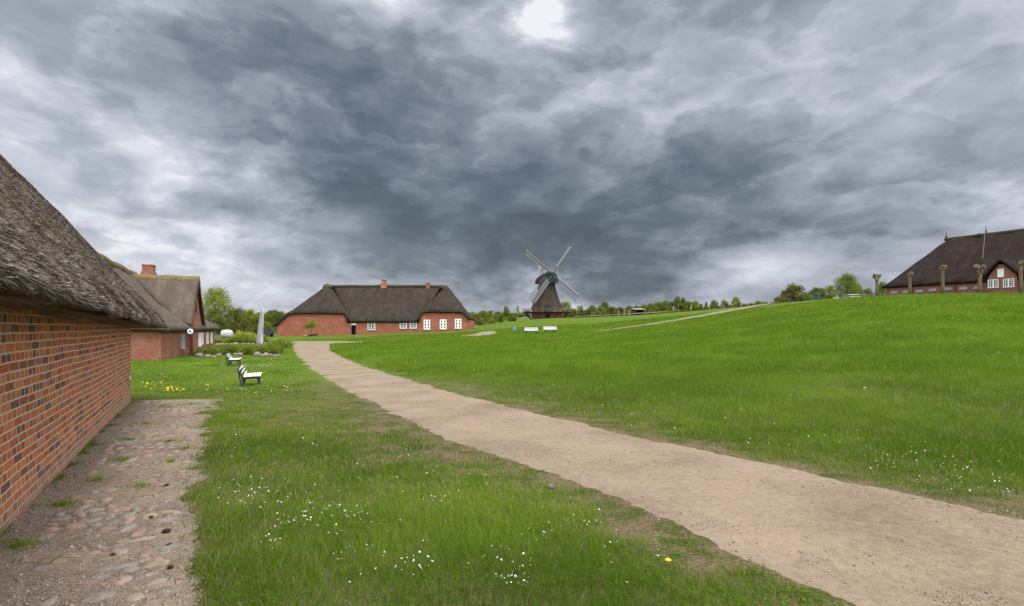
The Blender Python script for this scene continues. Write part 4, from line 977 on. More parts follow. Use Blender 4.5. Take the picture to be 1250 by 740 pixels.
fr_ = MB(); fr_.face([vs_[(n_s-1)*(n_a+1)+k_] for k_ in range(n_a+1)]); fo = fr_.build('cap_front', M['capgreen'], ml)
rim = MB(); last = [vs_[(n_s-1)*(n_a+1)+k_]+fx*.03 for k_ in range(n_a+1)]; rim.tube(last, .13, 6); rim.build('cap_rim', M['capgreen'], ml)
sk = MB(); sk.lathe((0, 0, zc-.25), [(2.75, 0), (3.0, .3)], 20); sk.build('curb', M['darkwood'], ml)
# hub: sails centred at bearing 673, height 336
hub = Vector((0, 0, zz(336.5)))+fx*4.3
s_ = MB(); s_.tube([hub-fx*2.2, hub+fx*.45], [.35, .30], 10); s_.build('windshaft', M['capgreen'], ml)
hb = MB(); hb.box(hub, (.75, .75, .8), math.atan2(rt.y, rt.x)); hb.build('hub', M['capgreen'], ml)
SR = 11.2
for k_ in range(4):
    a = R(143)-k_*R(90)          # direction of the stock in the sail plane
    dirn = rt*math.cos(a)+Vector((0, 0, 1))*math.sin(a); prp = rt*(-math.sin(a))+Vector((0, 0, 1))*math.cos(a); 
    s_ = MB(); s_.bar(hub+fx*(.16*(k_ % 2)), hub+dirn*SR+fx*(.16*(k_ % 2)), .30, .22, up=fx); sail = s_.build('sail', M['sail_d'], ml)
    lt = MB(); off = fx*(.16*(k_ % 2)-.02); sg_ = -1          # lattice frame on the trailing side
    wds = 1.85
    for j in range(15):
        r_ = 2.4+j*(SR-2.5)/14; lt.bar(hub+dirn*r_+off, hub+dirn*r_+prp*sg_*wds+off+fx*.15, .09, .06, up=fx)
    for q2 in (.45, .75, 1.0): lt.bar(hub+dirn*2.4+prp*sg_*wds*q2+off+fx*.15*q2, hub+dirn*(SR-.1)+prp*sg_*wds*q2+off+fx*.15*q2, .09, .06, up=fx)
    lt.build('lattice', M['sail_d'], sail)
    sh = MB()
    for j in range(9):
        r0_ = 2.6+j*(SR-3.1)/9; r1_ = r0_+(SR-3.1)/9-.06
        a_p = hub+dirn*r0_+prp*.14+off; b_p = hub+dirn*r1_+prp*.14+off; c_p = b_p+prp*.58-fx*.08; d_p = a_p+prp*.58-fx*.08
        sh.face([a_p, b_p, c_p, d_p]); sh.face([p_+fx*.03 for p_ in (d_p, c_p, b_p, a_p)])
    sh.build('windboard', M['sail'], sail)
    if k_ in (0, 3): # shutters still closed on part of the lattice
        sh = MB()
        for j in range(14):
            r0_ = 2.5+j*(SR-2.5)/14; r1_ = r0_+(SR-2.5)/14-.12
            a_p = hub+dirn*r0_-prp*.16+off; b_p = hub+dirn*r1_-prp*.16+off; c_p = b_p-prp*.65+fx*.03; d_p = a_p-prp*.65+fx*.03
            sh.face([a_p, b_p, c_p, d_p])
        sh.build('shutters', M['sail'], sail)
# fantail behind the cap
ft = Vector((0, 0, zc+5.1))-fx*4.2
for sgn in (-1, 1):
    s_ = MB(); s_.bar(Vector((0, 0, zc+1.0))-fx*2.6+rt*sgn*.7, ft+rt*sgn*.25, .14); s_.build('fan_post', M['capgreen'], ml)
fan = MB()
for k_ in range(8):
    a = 2*math.pi*k_/8; u_ = -fx*math.cos(a)+Vector((0, 0, 1))*math.sin(a); v_ = fx*math.sin(a)+Vector((0, 0, 1))*math.cos(a)
    fan.cur = 1 if k_ in (2,) else 0
    p0 = ft+u_*.35; p1 = ft+u_*1.9
    fan.face([p0-v_*.12-rt*.14, p1-v_*.6-rt*.35, p1+v_*.6+rt*.35, p0+v_*.12+rt*.14])
fan.build('fantail', [M['pink'], M['blue']], ml)

# ------------------------------------------------------------------ benches
def make_bench(name, W=1.6):
    """local: seat faces +X, width along Y"""
    t_ = bpy.data.objects.new(name, None); COL.objects.link(t_); t_.empty_display_size = .2
    for sy in (-W/2+.22, W/2-.22):
        m_ = MB()
        m_.bar((-.10, sy, 0), (-.02, sy, .40), .06, .07, up=(0, 1, 0)); m_.bar((.52, sy, 0), (.44, sy, .40), .06, .07, up=(0, 1, 0))
        m_.bar((-.10, sy, .37), (.56, sy, .40), .07, .06, up=(0, 1, 0)); m_.bar((-.04, sy, .30), (-.26, sy, .78), .06, .07, up=(0, 1, 0))
        m_.bar((-.12, sy, .02), (-.22, sy, .62), .05, .05, up=(0, 1, 0))
        m_.build('leg_frame', M['iron'], t_, bevel=.008)
    for i in range(4):
        m_ = MB(); m_.box((.03+i*.155, 0, .445+.006*i), (.135, W, .035)); m_.build('seat_slat', M['white_bench'], t_, bevel=.008)
    for i in range(3):
        p_ = Vector((-.06-.07*i, 0, .51+.12*i)); mt = Matrix.Rotation(R(-65), 4, 'Y'); m_ = MB(); m_.box(p_+Vector((.035, 0, .0)), (.125, W, .03), mtx=mt); m_.build('back_slat', M['white_bench'], t_, bevel=.008)
    return t_
bench = make_bench('bench')
bx_, by_ = G(300, 471); bench.location = (bx_, by_, hg(bx_, by_)-.02); bench.rotation_euler = (0, 0, R(24))
bench.scale = (.86, .86, .86); tag(bench, 'white slatted bench with dark frame on the lawn, nearest to the viewer', 'bench', 'white garden benches')
bdat = [(G(282, 446.5), R(23), 'white slatted bench on the lawn in front of the stone-edged hedge', .86)]
for px_, py_, lab in ((648.5, 408.2, 'white bench below the windmill mound, the one beside the blue bin'), (671.5, 406.8, 'white bench below the windmill mound, the one farther from the blue bin')):
    bdat.append((G(px_, py_), R(-90+4), lab, 1.0))
for p_, rz, lab, s_ in bdat:
    b_ = copy_tree(bench); b_.location = (p_[0], p_[1], hg(*p_)-.02); b_.rotation_euler = (0, 0, rz); b_['label'] = lab
    b_.scale = (s_,)*3

# bin on a post
p_ = G(627.8, 407.6); bn = empty('litter_bin', (p_[0], p_[1], hg(*p_)), R(15), 'small blue-grey litter bin on a brown wooden post left of the distant benches', 'litter bin')
MB().box((0, 0, .35), (.14, .14, .8)).build('post', M['wood'], bn)
m_ = MB(); m_.lathe((0, 0, .38), [(.16, 0), (.21, .04), (.23, .5), (.24, .52), (.19, .52)], 14); m_.build('bin', M['binblue'], bn)

# tall tapering weathered upright
p_ = G(316.5, 423); po = empty('standing_post', (p_[0], p_[1], hg(*p_)), 0, 'tall tapering bleached grey upright standing in the garden bed', 'upright')
Yq = p_[1]; hh = 45/F*Yq; vs_ = []; N_ = 14
m_ = MB()
for i in range(N_+1):
    u = i/N_; wx_ = (4.0*(1-u)**.85*.72+1.9)/F*Yq; dy_ = wx_*.55; cx_ = (.2+3.6*u**1.1)/F*Yq; zq = -.3+u*(hh+.3)
    if i == N_: wx_ *= .8
    for k_ in range(10):
        a = 2*math.pi*k_/10; c_, s__ = math.cos(a), math.sin(a)
        vs_.append((cx_+wx_*c_*(1-.12*math.sin(3*a+u*2)), dy_*s__, zq+(.12*c_ if i == N_ else 0)))
fs_ = [(i*10+k_, i*10+(k_+1) % 10, (i+1)*10+(k_+1) % 10, (i+1)*10+k_) for i in range(N_) for k_ in range(10)]+[tuple(N_*10+k_ for k_ in range(10))]
m_.mesh(vs_, fs_); m_.build('shaft', M['bone'], po, smooth=True)

# white tank
p_ = P(277, 76); tz = hg(*p_); tk = empty('white_tank', (p_[0], p_[1], tz), R(8), 'rounded white tank on trestles behind the garden, beside the yellow bush', 'tank'); tk.scale = (.8, .8, .86)
m_ = MB(); prof = [(.02, -1.0), (.42, -.95), (.62, -.75), (.68, -.4), (.68, .4), (.62, .75), (.42, .95), (.02, 1.0)]
m_.lathe((0, 0, 0), prof, 18); o = m_.build('barrel', M['tank'], tk, smooth=True); o.rotation_euler = (0, R(90), 0); o.location = (0, 0, .98)
m_ = MB(); m_.lathe((.1, 0, 1.62), [(.18, 0), (.18, .12), (.1, .14)], 12); m_.build('lid', M['tank'], tk)
for sx__ in (-.6, .6):
    m_ = MB(); m_.box((sx__, 0, .35), (.12, 1.0, .12)); m_.bar((sx__, -.45, -.1), (sx__, -.35, .4), .1); m_.bar((sx__, .45, -.1), (sx__, .35, .4), .1); m_.build('trestle', M['darkwood'], tk)
# dark cart/crate
p_ = P(327, 84); cz = hg(*p_); ct = empty('handcart', (p_[0], p_[1], cz), R(-12), 'dark blue-grey covered cart standing left of the long farmhouse', 'cart')
m_ = MB(); m_.box((0, 0, .85), (1.7, 1.0, .75)); m_.box((0, 0, 1.25), (1.74, 1.04, .10)); m_.build('cart_body', M['tarp'], ct, bevel=.03)
for sy in (-.56, .56):
    m_ = MB(); m_.lathe((0, 0, 0), [(.36, -.04), (.36, .04)], 18); o = m_.build('wheel', M['darkwood'], ct); o.rotation_euler = (R(90), 0, 0); o.location = (.25, sy, .36)
m_ = MB(); m_.bar((-.8, .3, .6), (-1.5, .25, .15), .06); m_.bar((-.8, -.3, .6), (-1.5, -.25, .15), .06); m_.build('shaft', M['darkwood'], ct)

# boulders edging the garden beds
def make_boulder():
    bm = bmesh.new(); bmesh.ops.create_icosphere(bm, subdivisions=3, radius=1)
    for v in bm.verts: v.co *= 1+.22*mnoise.noise(v.co*1.3+Vector((random.random()*9, 3, 1)))+.06*mnoise.noise(v.co*4)
    me = bpy.data.meshes.new('boulder'); bm.to_mesh(me); bm.free(); me.materials.append(M['stone']); me.polygons.foreach_set('use_smooth', [True]*len(me.polygons)); return me
BM = [make_boulder() for _ in range(4)]
front = [(243.5, 436, .36), (253.5, 436.5, .29), (261, 437, .24), (267, 435.5, .27), (287.5, 434.5, .25), (293.5, 434, .27), (314, 434.5, .33), (320, 435.5, .22), (324.5, 434.5, .26), (330, 435.5, .24), (336, 435.8, .22), (341, 434.8, .20)]
rear = [(266, 422.5, .38), (271.5, 422, .34), (277, 421.5, .28), (282, 421.8, .30), (287.5, 421, .34), (297.5, 421.3, .27), (303, 421.5, .30), (308.5, 421, .27), (324, 420.5, .3), (330, 419.5, .25)]
side = ['round tan boulder at the left end of the stone edging before the low hedge', 'grey boulder, second from the left in the stone edging before the low hedge']
for gi, (lst, grp) in enumerate(((front, 'boulders edging the near hedge bed'), (rear, 'boulders edging the rear garden bed'))):
    for i, (px_, py_, s_) in enumerate(lst):
        p_ = G(px_, py_); o = bpy.data.objects.new('boulder', BM[i % 4]); COL.objects.link(o)
        o.location = (p_[0], p_[1], hg(*p_)+s_*.28); s_ *= .76; o.scale = (s_*random.uniform(.9, 1.25), s_, s_*random.uniform(.65, .85)); o.rotation_euler = (0, 0, random.uniform(0, 6.28))
        lab = side[i] if gi == 0 and i < 2 else ('one of the field stones edging the low hedge behind the benches' if gi == 0 else 'one of the field stones edging the bed behind the standing upright')
        tag(o, lab, 'boulder', grp)

# ------------------------------------------------------------------ foliage
def leaves(name, clumps, n, size, m, parent=None, flat_=1.0):
    """clumps: list of (x,y,z,rx,rz); leaves as random small quads, denser towards clump surface"""
    cl = np.array(clumps); wgt = cl[:, 3]**2*cl[:, 4]**.5; wgt /= wgt.sum(); ci = rng.choice(len(cl), n, p=wgt)
    d = rng.normal(size=(n, 3)); d /= np.linalg.norm(d, axis=1)[:, None]; r_ = rng.random(n)**.45*(1+.15*rng.normal(size=n))
    c = cl[ci]; pos = c[:, :3]+d*r_[:, None]*np.stack([c[:, 3], c[:, 3], c[:, 4]], 1)
    a = rng.normal(size=(n, 3)); a /= np.linalg.norm(a, axis=1)[:, None]; b = np.cross(a, rng.normal(size=(n, 3))); b /= np.linalg.norm(b, axis=1)[:, None]
    s_ = size*rng.uniform(.6, 1.35, n)[:, None]
    V = np.stack([pos-a*s_*.6, pos+b*s_*.45, pos+a*s_*.6, pos-b*s_*.45], 1).reshape(-1, 3)
    cn = rng.random(len(cl))
    tint = np.clip(.30+.45*(cn[ci]-.5)+.35*rng.random(n), 0, 1)
    o = np_mesh(name, V, np.arange(len(V)).reshape(-1, 4), m, tint)
    if parent is not None: o.parent = parent
    return o
def tree_proto(name, h, cw, base, m, n, leaf, nc=22, bark='bark', gaps=.5, shape='round', multi=1):
    t_ = bpy.data.objects.new(name, None); COL.objects.link(t_); t_.empty_display_size = .3
    tr = MB(); clumps = []
    for q3 in range(multi):
        ox_ = random.uniform(-.4, .4)*(multi > 1)*cw*.4
        pts = [(ox_*.3, 0, -.3), (ox_*.6, random.uniform(-.1, .1), h*.25), (ox_, random.uniform(-.2, .2), h*.55), (ox_*1.2+random.uniform(-.3, .3), 0, h*.88)]
        r0 = h*.022+.03; tr.tube(pts, [r0*1.3, r0, r0*.6, r0*.15], 7)
    nb = max(6, nc//2)
    for i in range(nc):
        u = (i+.5)/nc; z_ = base+(h-base)*u
        if shape == 'round': prof_ = math.sin(math.pi*min(1, .12+u*.84))**.6
        elif shape == 'cone': prof_ = (1-u)**.7+.1
        elif shape == 'bush': prof_ = (1-u**2.2)**.5
        else: prof_ = .45+.4*math.sin(math.pi*u)
        a = i*2.399+random.uniform(-.4, .4); rr = cw*prof_*random.uniform(.25, .90)
        x_, y_ = rr*math.cos(a), rr*math.sin(a); cr = cw*random.uniform(.24, .42)*(1 if shape != 'bush' else .9)
        clumps.append((x_, y_, base+cr*.5+(h-base-cr*1.1)*u, cr, cr*random.uniform(.6, .9)))
        if i % 2 == 0 or nc < 16:
            b0 = Vector((0, 0, max(.2, min(z_*.72, h*.8)))); b1 = Vector((x_, y_, z_)); mid = b0.lerp(b1, .5)+Vector((0, 0, -.06*h*random.random()))
            tr.tube([b0, mid, b1], [h*.009+.015, h*.006+.01, .01], 5, cap=False)
    tr.build('trunk', M[bark], t_); leaves('crown', clumps, n, leaf, M[m], t_)
    return t_
PR = {
 'maple': tree_proto('spring_tree', 11, 4.2, 2.5, 'leaf_spring', 9000, .22, 34, gaps=.6),
 'round': tree_proto('round_tree', 8, 3.6, 1.2, 'leaf_mid', 5200, .24, 26),
 'dark': tree_proto('dark_tree', 8, 3.4, 1.0, 'leaf_dark', 5200, .24, 24),
 'tall': tree_proto('slender_tree', 10, 2.1, 1.6, 'leaf_spring', 3200, .22, 22, shape='tall', bark='bark_pale'),
 'bush': tree_proto('bush', 4, 3.0, .2, 'leaf_olive', 4600, .20, 20, shape='bush', multi=3),
 'bushg': tree_proto('green_bush', 4, 3.0, .2, 'leaf_mid', 4600, .20, 20, shape='bush', multi=3),
 'willow': tree_proto('willow', 9, 3.9, .5, 'leaf_mid', 13000, .17, 40, shape='tall', multi=3),
}
used = set(); ntree = [0]
def put_tree(kind, px_, Y, ytop, wpx=None, label=None, group=None, sink=.1, cat='tree'):
    o = PR[kind]
    if kind in used: o = copy_tree(PR[kind])
    used.add(kind)
    x_, y_ = P(px_, Y); z_ = Hs(x_, y_)-sink; h0 = {'maple': 11, 'round': 8, 'dark': 8, 'tall': 10, 'bush': 4, 'bushg': 4, 'willow': 9}[kind]
    w0 = {'maple': 4.9, 'round': 4.2, 'dark': 4.0, 'tall': 2.3, 'bush': 3.6, 'bushg': 3.6, 'willow': 3.6}[kind]
    sz = max(.8, (Zp(ytop, Y)-z_))/h0; sw = (wpx/F*Y/2/w0) if wpx else sz
    o.location = (x_, y_, z_); o.scale = (sw, sw, sz); o.rotation_euler = (0, 0, random.uniform(0, 6.28))
    tag(o, label, cat, group); ntree[0] += 1; return o
# left, behind the second house
put_tree('maple', 263, 110, 350, 46, 'tall airy pale-green tree rising right of the thatched house dormer')
put_tree('bush', 268, 98, 384, 34, 'olive bush behind the white tank, under the tall airy tree', 'trees behind the garden', cat='bush')
put_tree('round', 290, 112, 375, 34, 'yellow-green tree between the tall airy tree and the standing upright', 'trees behind the garden')
put_tree('maple', 303, 118, 377, 28, 'spring-green tree just left of the standing upright', 'trees behind the garden')
for i, (px_, Y, yt, wp, kd) in enumerate([(281, 104, 386, 26, 'bush'), (298, 104, 388, 24, 'bush'), (313, 108, 385, 26, 'bushg'), (326, 122, 382, 26, 'round'), (338, 125, 379, 28, 'dark'), (352, 128, 381, 26, 'round'), (325, 110, 392, 22, 'bushg'), (345, 115, 391, 26, 'bushg'), (250, 105, 385, 30, 'bush'), (235, 110, 380, 30, 'round'), (333, 135, 377, 26, 'dark'), (348, 105, 393, 16, 'bushg')]):
    put_tree(kd, px_, Y, yt, wp, 'one of the leafy trees crowded behind the garden between two thatched houses', 'trees behind the garden')
# between far farmhouse and windmill
for i, (px_, Y, yt, wp, kd) in enumerate([(580, 140, 382, 18, 'tall'), (588, 138, 379, 14, 'tall'), (596, 145, 382, 18, 'round'), (604, 150, 384, 14, 'tall'), (576, 150, 380, 20, 'round'), (612, 165, 382, 16, 'bushg'), (625, 175, 385, 18, 'bushg'), (570, 130, 386, 18, 'bushg'), (585, 128, 389, 20, 'bush'), (600, 135, 390, 16, 'bushg')]):
    put_tree(kd, px_, Y, yt, wp, 'one of the small spring-green trees between the long farmhouse and the windmill', 'trees right of the long farmhouse')
put_tree('tall', 556.5, 112, 362, 11, 'slender tree top showing above the right hip of the long farmhouse')
put_tree('dark', 562.5, 112, 368, 8, 'small dark tree top behind the right hip of the long farmhouse')
put_tree('round', 617.5, 260, 373, 12, 'small round distant tree on the field left of the windmill')
put_tree('tall', 632, 280, 373, 6, 'thin distant tree on the field just left of the windmill')
# hedge line right of the mill
put_tree('dark', 738.5, 215, 367.5, 17, 'round dark tree standing higher than the hedge right of the windmill')
put_tree('maple', 690, 190, 368, 22, 'pale feathery tree directly behind the right side of the windmill')
hed = [(699, 195, 377, 18, 'bush'), (708, 190, 373, 14, 'tall'), (712, 192, 379, 20, 'bush'), (722, 188, 372.5, 24, 'bush'), (733, 190, 374, 18, 'bushg'), (746, 190, 374, 20, 'bush'), (758, 188, 375, 20, 'bush'), (768, 195, 373, 14, 'round'), (777, 200, 373, 16, 'bush'), (786, 190, 371.5, 18, 'bushg'), (795, 178, 369.5, 18, 'bushg'), (803, 176, 368, 18, 'round'), (812, 174, 366.5, 20, 'round'), (820, 172, 368, 16, 'dark'), (827, 170, 361, 13, 'round'), (834, 170, 363, 12, 'dark'), (840, 168, 367, 16, 'bushg'), (848, 168, 367, 18, 'round'), (856, 170, 371, 16, 'bush'), (682, 200, 378, 16, 'bush'), (766, 176, 379, 24, 'bush'), (782, 172, 378, 22, 'bushg'), (800, 166, 375, 22, 'bush'), (820, 160, 374, 24, 'bushg')]
for px_ in range(694, 872, 7): hed.append((px_+random.uniform(-2, 2), 205+random.uniform(-6, 10), 377.5-(px_-694)*.028+random.uniform(-1.5, 1.5), 20, ['bush', 'bushg', 'round'][px_ % 3]))
for px_, Y, yt, wp, kd in hed: put_tree(kd, px_, Y, yt, wp, 'one of the bushes in the long hedge line right of the windmill', 'hedge line right of the windmill', cat='bush')
for px_, Y, yt, wp, kd, lab in [(862, 220, 368, 6, 'dark', 'tiny conical dark tree left of the far gateposts'), (871.5, 180, 366, 14, 'round', 'round green tree left of the far gateposts'), (884, 185, 366, 13, 'round', 'round tree behind the left far gatepost'), (899, 170, 362, 15, 'maple', 'tallest round tree behind the right far gatepost')]:
    put_tree(kd, px_, Y, yt, wp, lab)
for px_, Y, yt, wp, kd in [(892, 165, 372, 16, 'bush'), (908, 160, 370.5, 16, 'bush'), (917, 155, 369.5, 16, 'bushg'), (926, 150, 367, 16, 'round'), (934, 150, 368, 14, 'bushg'), (942, 150, 369, 16, 'bush'), (878, 170, 373, 20, 'bush'), (950, 145, 369, 14, 'bush')]:
    put_tree(kd, px_, Y, yt, wp, 'one of the low bushes along the crest behind the far gateposts', 'bushes behind the far gateposts', cat='bush')
put_tree('bush', 968, 125, 347, 46, 'broad half-bare bush rising over the crest left of the willow', cat='bush')
put_tree('dark', 998, 128, 350, 26, 'dense dark round tree between the broad bush and the willow')
put_tree('maple', 1012, 130, 348, 20, 'thin pale tree just left of the willow')
put_tree('willow', 1034, 112, 333, 30, 'tall green weeping willow on the crest left of the hilltop farm')
put_tree('bushg', 1046, 118, 345, 20, 'bushy tree against the right side of the willow')
put_tree('bush', 1060, 122, 352, 22, 'low olive bush left of the leftmost pollard', cat='bush')
put_tree('bushg', 1077, 118, 343, 20, 'green bush behind the leftmost pollard, beside the hilltop farm', cat='bush')
put_tree('bush', 950, 130, 362, 18, 'low bush at the left foot of the broad half-bare bush', cat='bush')
put_tree('bushg', 984, 126, 356, 18, 'low bush between the broad bush and the dark tree', cat='bush')
# distant tree line at the horizon, far off
k_ = 0
for px_ in range(545, 1000, 9):
    Y = 330+60*random.random(); yt = Zp(HZ, 1) and (388 if px_ < 640 else 386)
    k_ += 1
    x_, y_ = P(px_, Y); zt_ = Hs(x_, y_)+random.uniform(3.5, 6.5); put_tree(['dark', 'round', 'bushg'][k_ % 3], px_, Y, HZ-(zt_-CAMZ)*F/Y, random.uniform(14, 20), 'one of the far-off trees along the horizon', 'tree line on the horizon')
for px_ in range(-60, 560, 13):
    Y = 260+60*random.random(); x_, y_ = P(px_, Y); zt_ = Hs(x_, y_)+random.uniform(6, 9.5); put_tree(['dark', 'round', 'dark'][int(px_) % 3], px_, Y, HZ-(zt_-CAMZ)*F/Y, random.uniform(18, 26), 'one of the far-off trees along the horizon', 'tree line on the horizon')
for k in PR:
    if k not in used:
        for c in [x for x in COL.objects if x.parent == PR[k]]: bpy.data.objects.remove(c)
        bpy.data.objects.remove(PR[k])

# small tree against the far farmhouse wall
p_ = P(379, 86); st = empty('garden_tree', (p_[0], p_[1], hg(*p_)), 0, 'small round yellow-green tree in front of the long farmhouse left wall', 'tree')
m_ = MB(); m_.tube([(0, 0, -.1), (.1, 0, .9), (.2, 0, 1.6)], [.07, .06, .03], 6); m_.bar((-.1, 0, 1.0), (-.5, .1, 1.8), .03); m_.bar((.1, 0, 1.0), (.7, .1, 1.9), .03); m_.build('trunk', M['bark'], st)
leaves('crown', [(0, 0, 1.9, .8, .6), (.7, 0, 2.0, .65, .5), (-.65, .1, 1.6, .6, .45), (.25, .1, 2.4, .55, .4)], 1500, .11, M['leaf_spring'], st)
p_ = P(381.5, 85); lg = empty('log', (p_[0], p_[1], hg(*p_)+.18), R(20), 'dark fallen log lying at the foot of the small yellow-green tree', 'log')
m_ = MB(); m_.tube([(-1.0, 0, -.08), (-.5, .05, .05), (0, 0, .12), (.55, .08, .22), (.8, .1, .2)], [.08, .14, .20, .22, .12], 8); m_.build('stem', M['darkwood'], lg)
m_ = MB(); m_.tube([(-.95, -.05, -.06), (-1.15, -.05, .08)], [.13, .1], 8); m_.build('cut_end', M['lightwood'], lg)

# hedges / bed planting
def bedplants(name, line, hts, wds, n, size, m, label, cat, leafm=None):
    cl_ = []
    pts = resample(line, .5)
    for i, p in enumerate(pts):
        u = i/(len(pts)-1)
        h_ = np.interp(u, np.linspace(0, 1, len(hts)), hts)*random.uniform(.75, 1.15); w_ = np.interp(u, np.linspace(0, 1, len(wds)), wds)
        for _ in range(2):
            oy = random.uniform(-.5, .5)*w_; cl_.append((p[0]+random.uniform(-.2, .2), p[1]+oy, hg(p[0], p[1]+oy)+h_*.45, .45, h_*.55))
    o = leaves(name, cl_, n, size, M[m]); tag(o, label, cat); return o
bedplants('low_hedge', [G(243, 433), G(262, 433.5), G(285, 432.5), G(305, 432.5), G(325, 433), G(343, 432)], [.4, .6, .7, .65, .8, .7], [1.3, 1.6, 1.9, 1.9, 2.0, 1.6], 15000, .075, 'leaf_mid', 'low straggling green hedge behind the front row of field stones', 'hedge')
bedplants('hedge', [G(327, 430), G(336, 427), G(345, 424), G(352, 424)], [.5, .8, .9, .6], [2.2, 2.4, 2.4, 2.4], 8000, .085, 'leaf_mid', 'rounded green shrubs between the standing upright and the sandy path', 'hedge')
bedplants('bed_plants', [P(262, 62), P(280, 63), P(300, 63), P(325, 62)], [.7, .9, .8, .9], [2, 2, 2, 2], 8000, .09, 'leaf_mid', 'green plants filling the rear garden bed behind the second row of stones', 'plants')
bedplants('yellow_bush', [P(291, 69), P(298, 70), P(306, 70.5)], [1.1, 1.5, 1.1], [1.4, 1.6, 1.4], 4500, .12, 'leaf_yellow', 'yellow flowering bush beside the white tank', 'bush')
for px_, Y, h_ in ((262.5, 62, 1.1), (265, 62, 1.2), (267.5, 62.3, 1.1)):
    p_ = P(px_, Y); o = MB().box((0, 0, h_/2-.1), (.12, .12, h_+.2), taper=.85).build('fence_post', M['wood'], None); o.location = (p_[0], p_[1], hg(*p_))
    tag(o, 'short weathered garden post beyond the corner of the thatched house with the dormer', 'post', 'garden posts')

# pollard trees on the hill
def pollard(px_, ytop, ybase, Y, wpx, style, lab):
    x_, y_ = P(px_, Y); z_ = Hs(x_, y_)-.1; h_ = Zp(ytop, Y)-z_; r_ = wpx/F*Y/2*.68
    t_ = empty('pollard_tree', (x_, y_, z_), random.uniform(0, .4), lab, 'tree', 'row of pollard trees before the hilltop farm')
    m_ = MB()
    if style == 'fork':
        m_.tube([(0, 0, -.3), (-.03, 0, h_*.30), (.02, 0, h_*.55), (.05, 0, h_*.62)], [r_*1.2, r_, r_*1.0, r_*1.1], 10)
        heads = []
        for sx__, dy2 in ((-1, .1), (1, -.1), (.1, .35)):
            e_ = Vector((sx__*r_*1.9, dy2, h_*.88)); m_.tube([(0, 0, h_*.55), (sx__*r_*1.1, dy2*.5, h_*.74), e_], [r_*.75, r_*.6, r_*.55], 8); heads.append(e_)
    else:
        m_.tube([(0, 0, -.3), (.04, 0, h_*.4), (-.02, 0, h_*.75), (0, 0, h_*.9)], [r_*1.2, r_, r_*.95, r_*1.2], 10); heads = [Vector((-.25*r_, 0, h_*.92)), Vector((.5*r_, .1, h_*.90)), Vector((0, -.2, h_*.95))]
    m_.build('trunk', M['bark_poll'], t_, smooth=True)
    k2 = MB()
    for hd in heads:
        for j in range(10):
            a = random.uniform(0, 6.28); e_ = hd+Vector((math.cos(a)*r_*random.uniform(.3, .9), math.sin(a)*r_*random.uniform(.3, .9), random.uniform(-.75, .55)*r_*1.6))
            rr = r_*random.uniform(.6, 1.0); k2.lathe(e_-Vector((0, 0, rr)), [(rr*.4, 0), (rr*.95, rr*.5), (rr, rr), (rr*.8, rr*1.6), (rr*.3, rr*2)], 7)
        for j in range(7):
            a = random.uniform(0, 6.28); s0 = hd+Vector((math.cos(a)*r_*.6, math.sin(a)*r_*.6, .2*r_)); k2.tube([s0, s0+Vector((math.cos(a)*.12, math.sin(a)*.12, random.uniform(.08, .28)))], [.05, .03], 5)
    k2.build('crown', M['bark_poll'], t_, smooth=True)
for a in [(1070.5, 333.5, 361, 78, 4.6, 'fork', 'leftmost pollard tree, forked, standing clear left of the hilltop farm'),
          (1110.5, 333, 360, 74, 5.2, 'club', 'thick-headed pollard before the left end of the hilltop farm'),
          (1150.5, 324.5, 358, 70, 5.6, 'club', 'straight knobbly pollard before the barn roof of the hilltop farm'),
          (1196, 322, 357, 66, 6.0, 'fork', 'forked pollard left of the dormer gable of the hilltop farm'),
          (1246, 319, 355, 63, 5.6, 'club', 'pollard right of the dormer gable, at the right picture edge')]: pollard(*a)

# fence posts, gateposts, small shed, white boards near the willow
for px_, Y, yt, lab, mt_, w_ in ((888.0, 95, 370.5, 'left one of the two dark gateposts where the hill path tops the crest', 'darkwood', .55), (902, 93, 369.8, 'right one of the two dark gateposts where the hill path tops the crest', 'darkwood', .5)):
    x_, y_ = P(px_, Y); z_ = Hs(x_, y_); h_ = Zp(yt, Y)-z_
    o = MB().box((0, 0, h_/2-.1), (.34, .34, h_+.2), .2, .9).build('gatepost', M[mt_], None, bevel=.03); o.location = (x_, y_, z_); tag(o, lab, 'gatepost', 'far gateposts')
for i, (px_, Y) in enumerate([(755, 128), (762, 130), (768, 128), (822, 118), (844, 112), (843.5, 150), (858, 105), (937.5, 100)]):
    x_, y_ = P(px_, Y); z_ = Hs(x_, y_); o = MB().box((0, 0, .65), (.12, .12, 1.5)).build('fence_post', M['lightwood'], None); o.location = (x_, y_, z_)
    tag(o, 'thin pale fence post by the hedge beyond the windmill', 'fence post', 'pale fence posts by the hedge')
x_, y_ = P(779, 150); z_ = Hs(x_, y_); sh_ = empty('field_shelter', (x_, y_, z_), R(10), 'low brown open shelter in front of the hedge right of the windmill', 'shed')
m_ = MB(); m_.box((0, 1.2, .8), (2.6, .1, 1.6)); m_.box((-1.3, 0, .8), (.1, 2.3, 1.6)); m_.box((1.3, 0, .8), (.1, 2.3, 1.6)); m_.build('wall', M['darkwood'], sh_)
m_ = MB(); m_.box((0, 0, 1.75), (3.2, 3.0, .18), mtx=Matrix.Rotation(R(6), 4, 'X')); m_.build('roof', M['lightwood'], sh_)
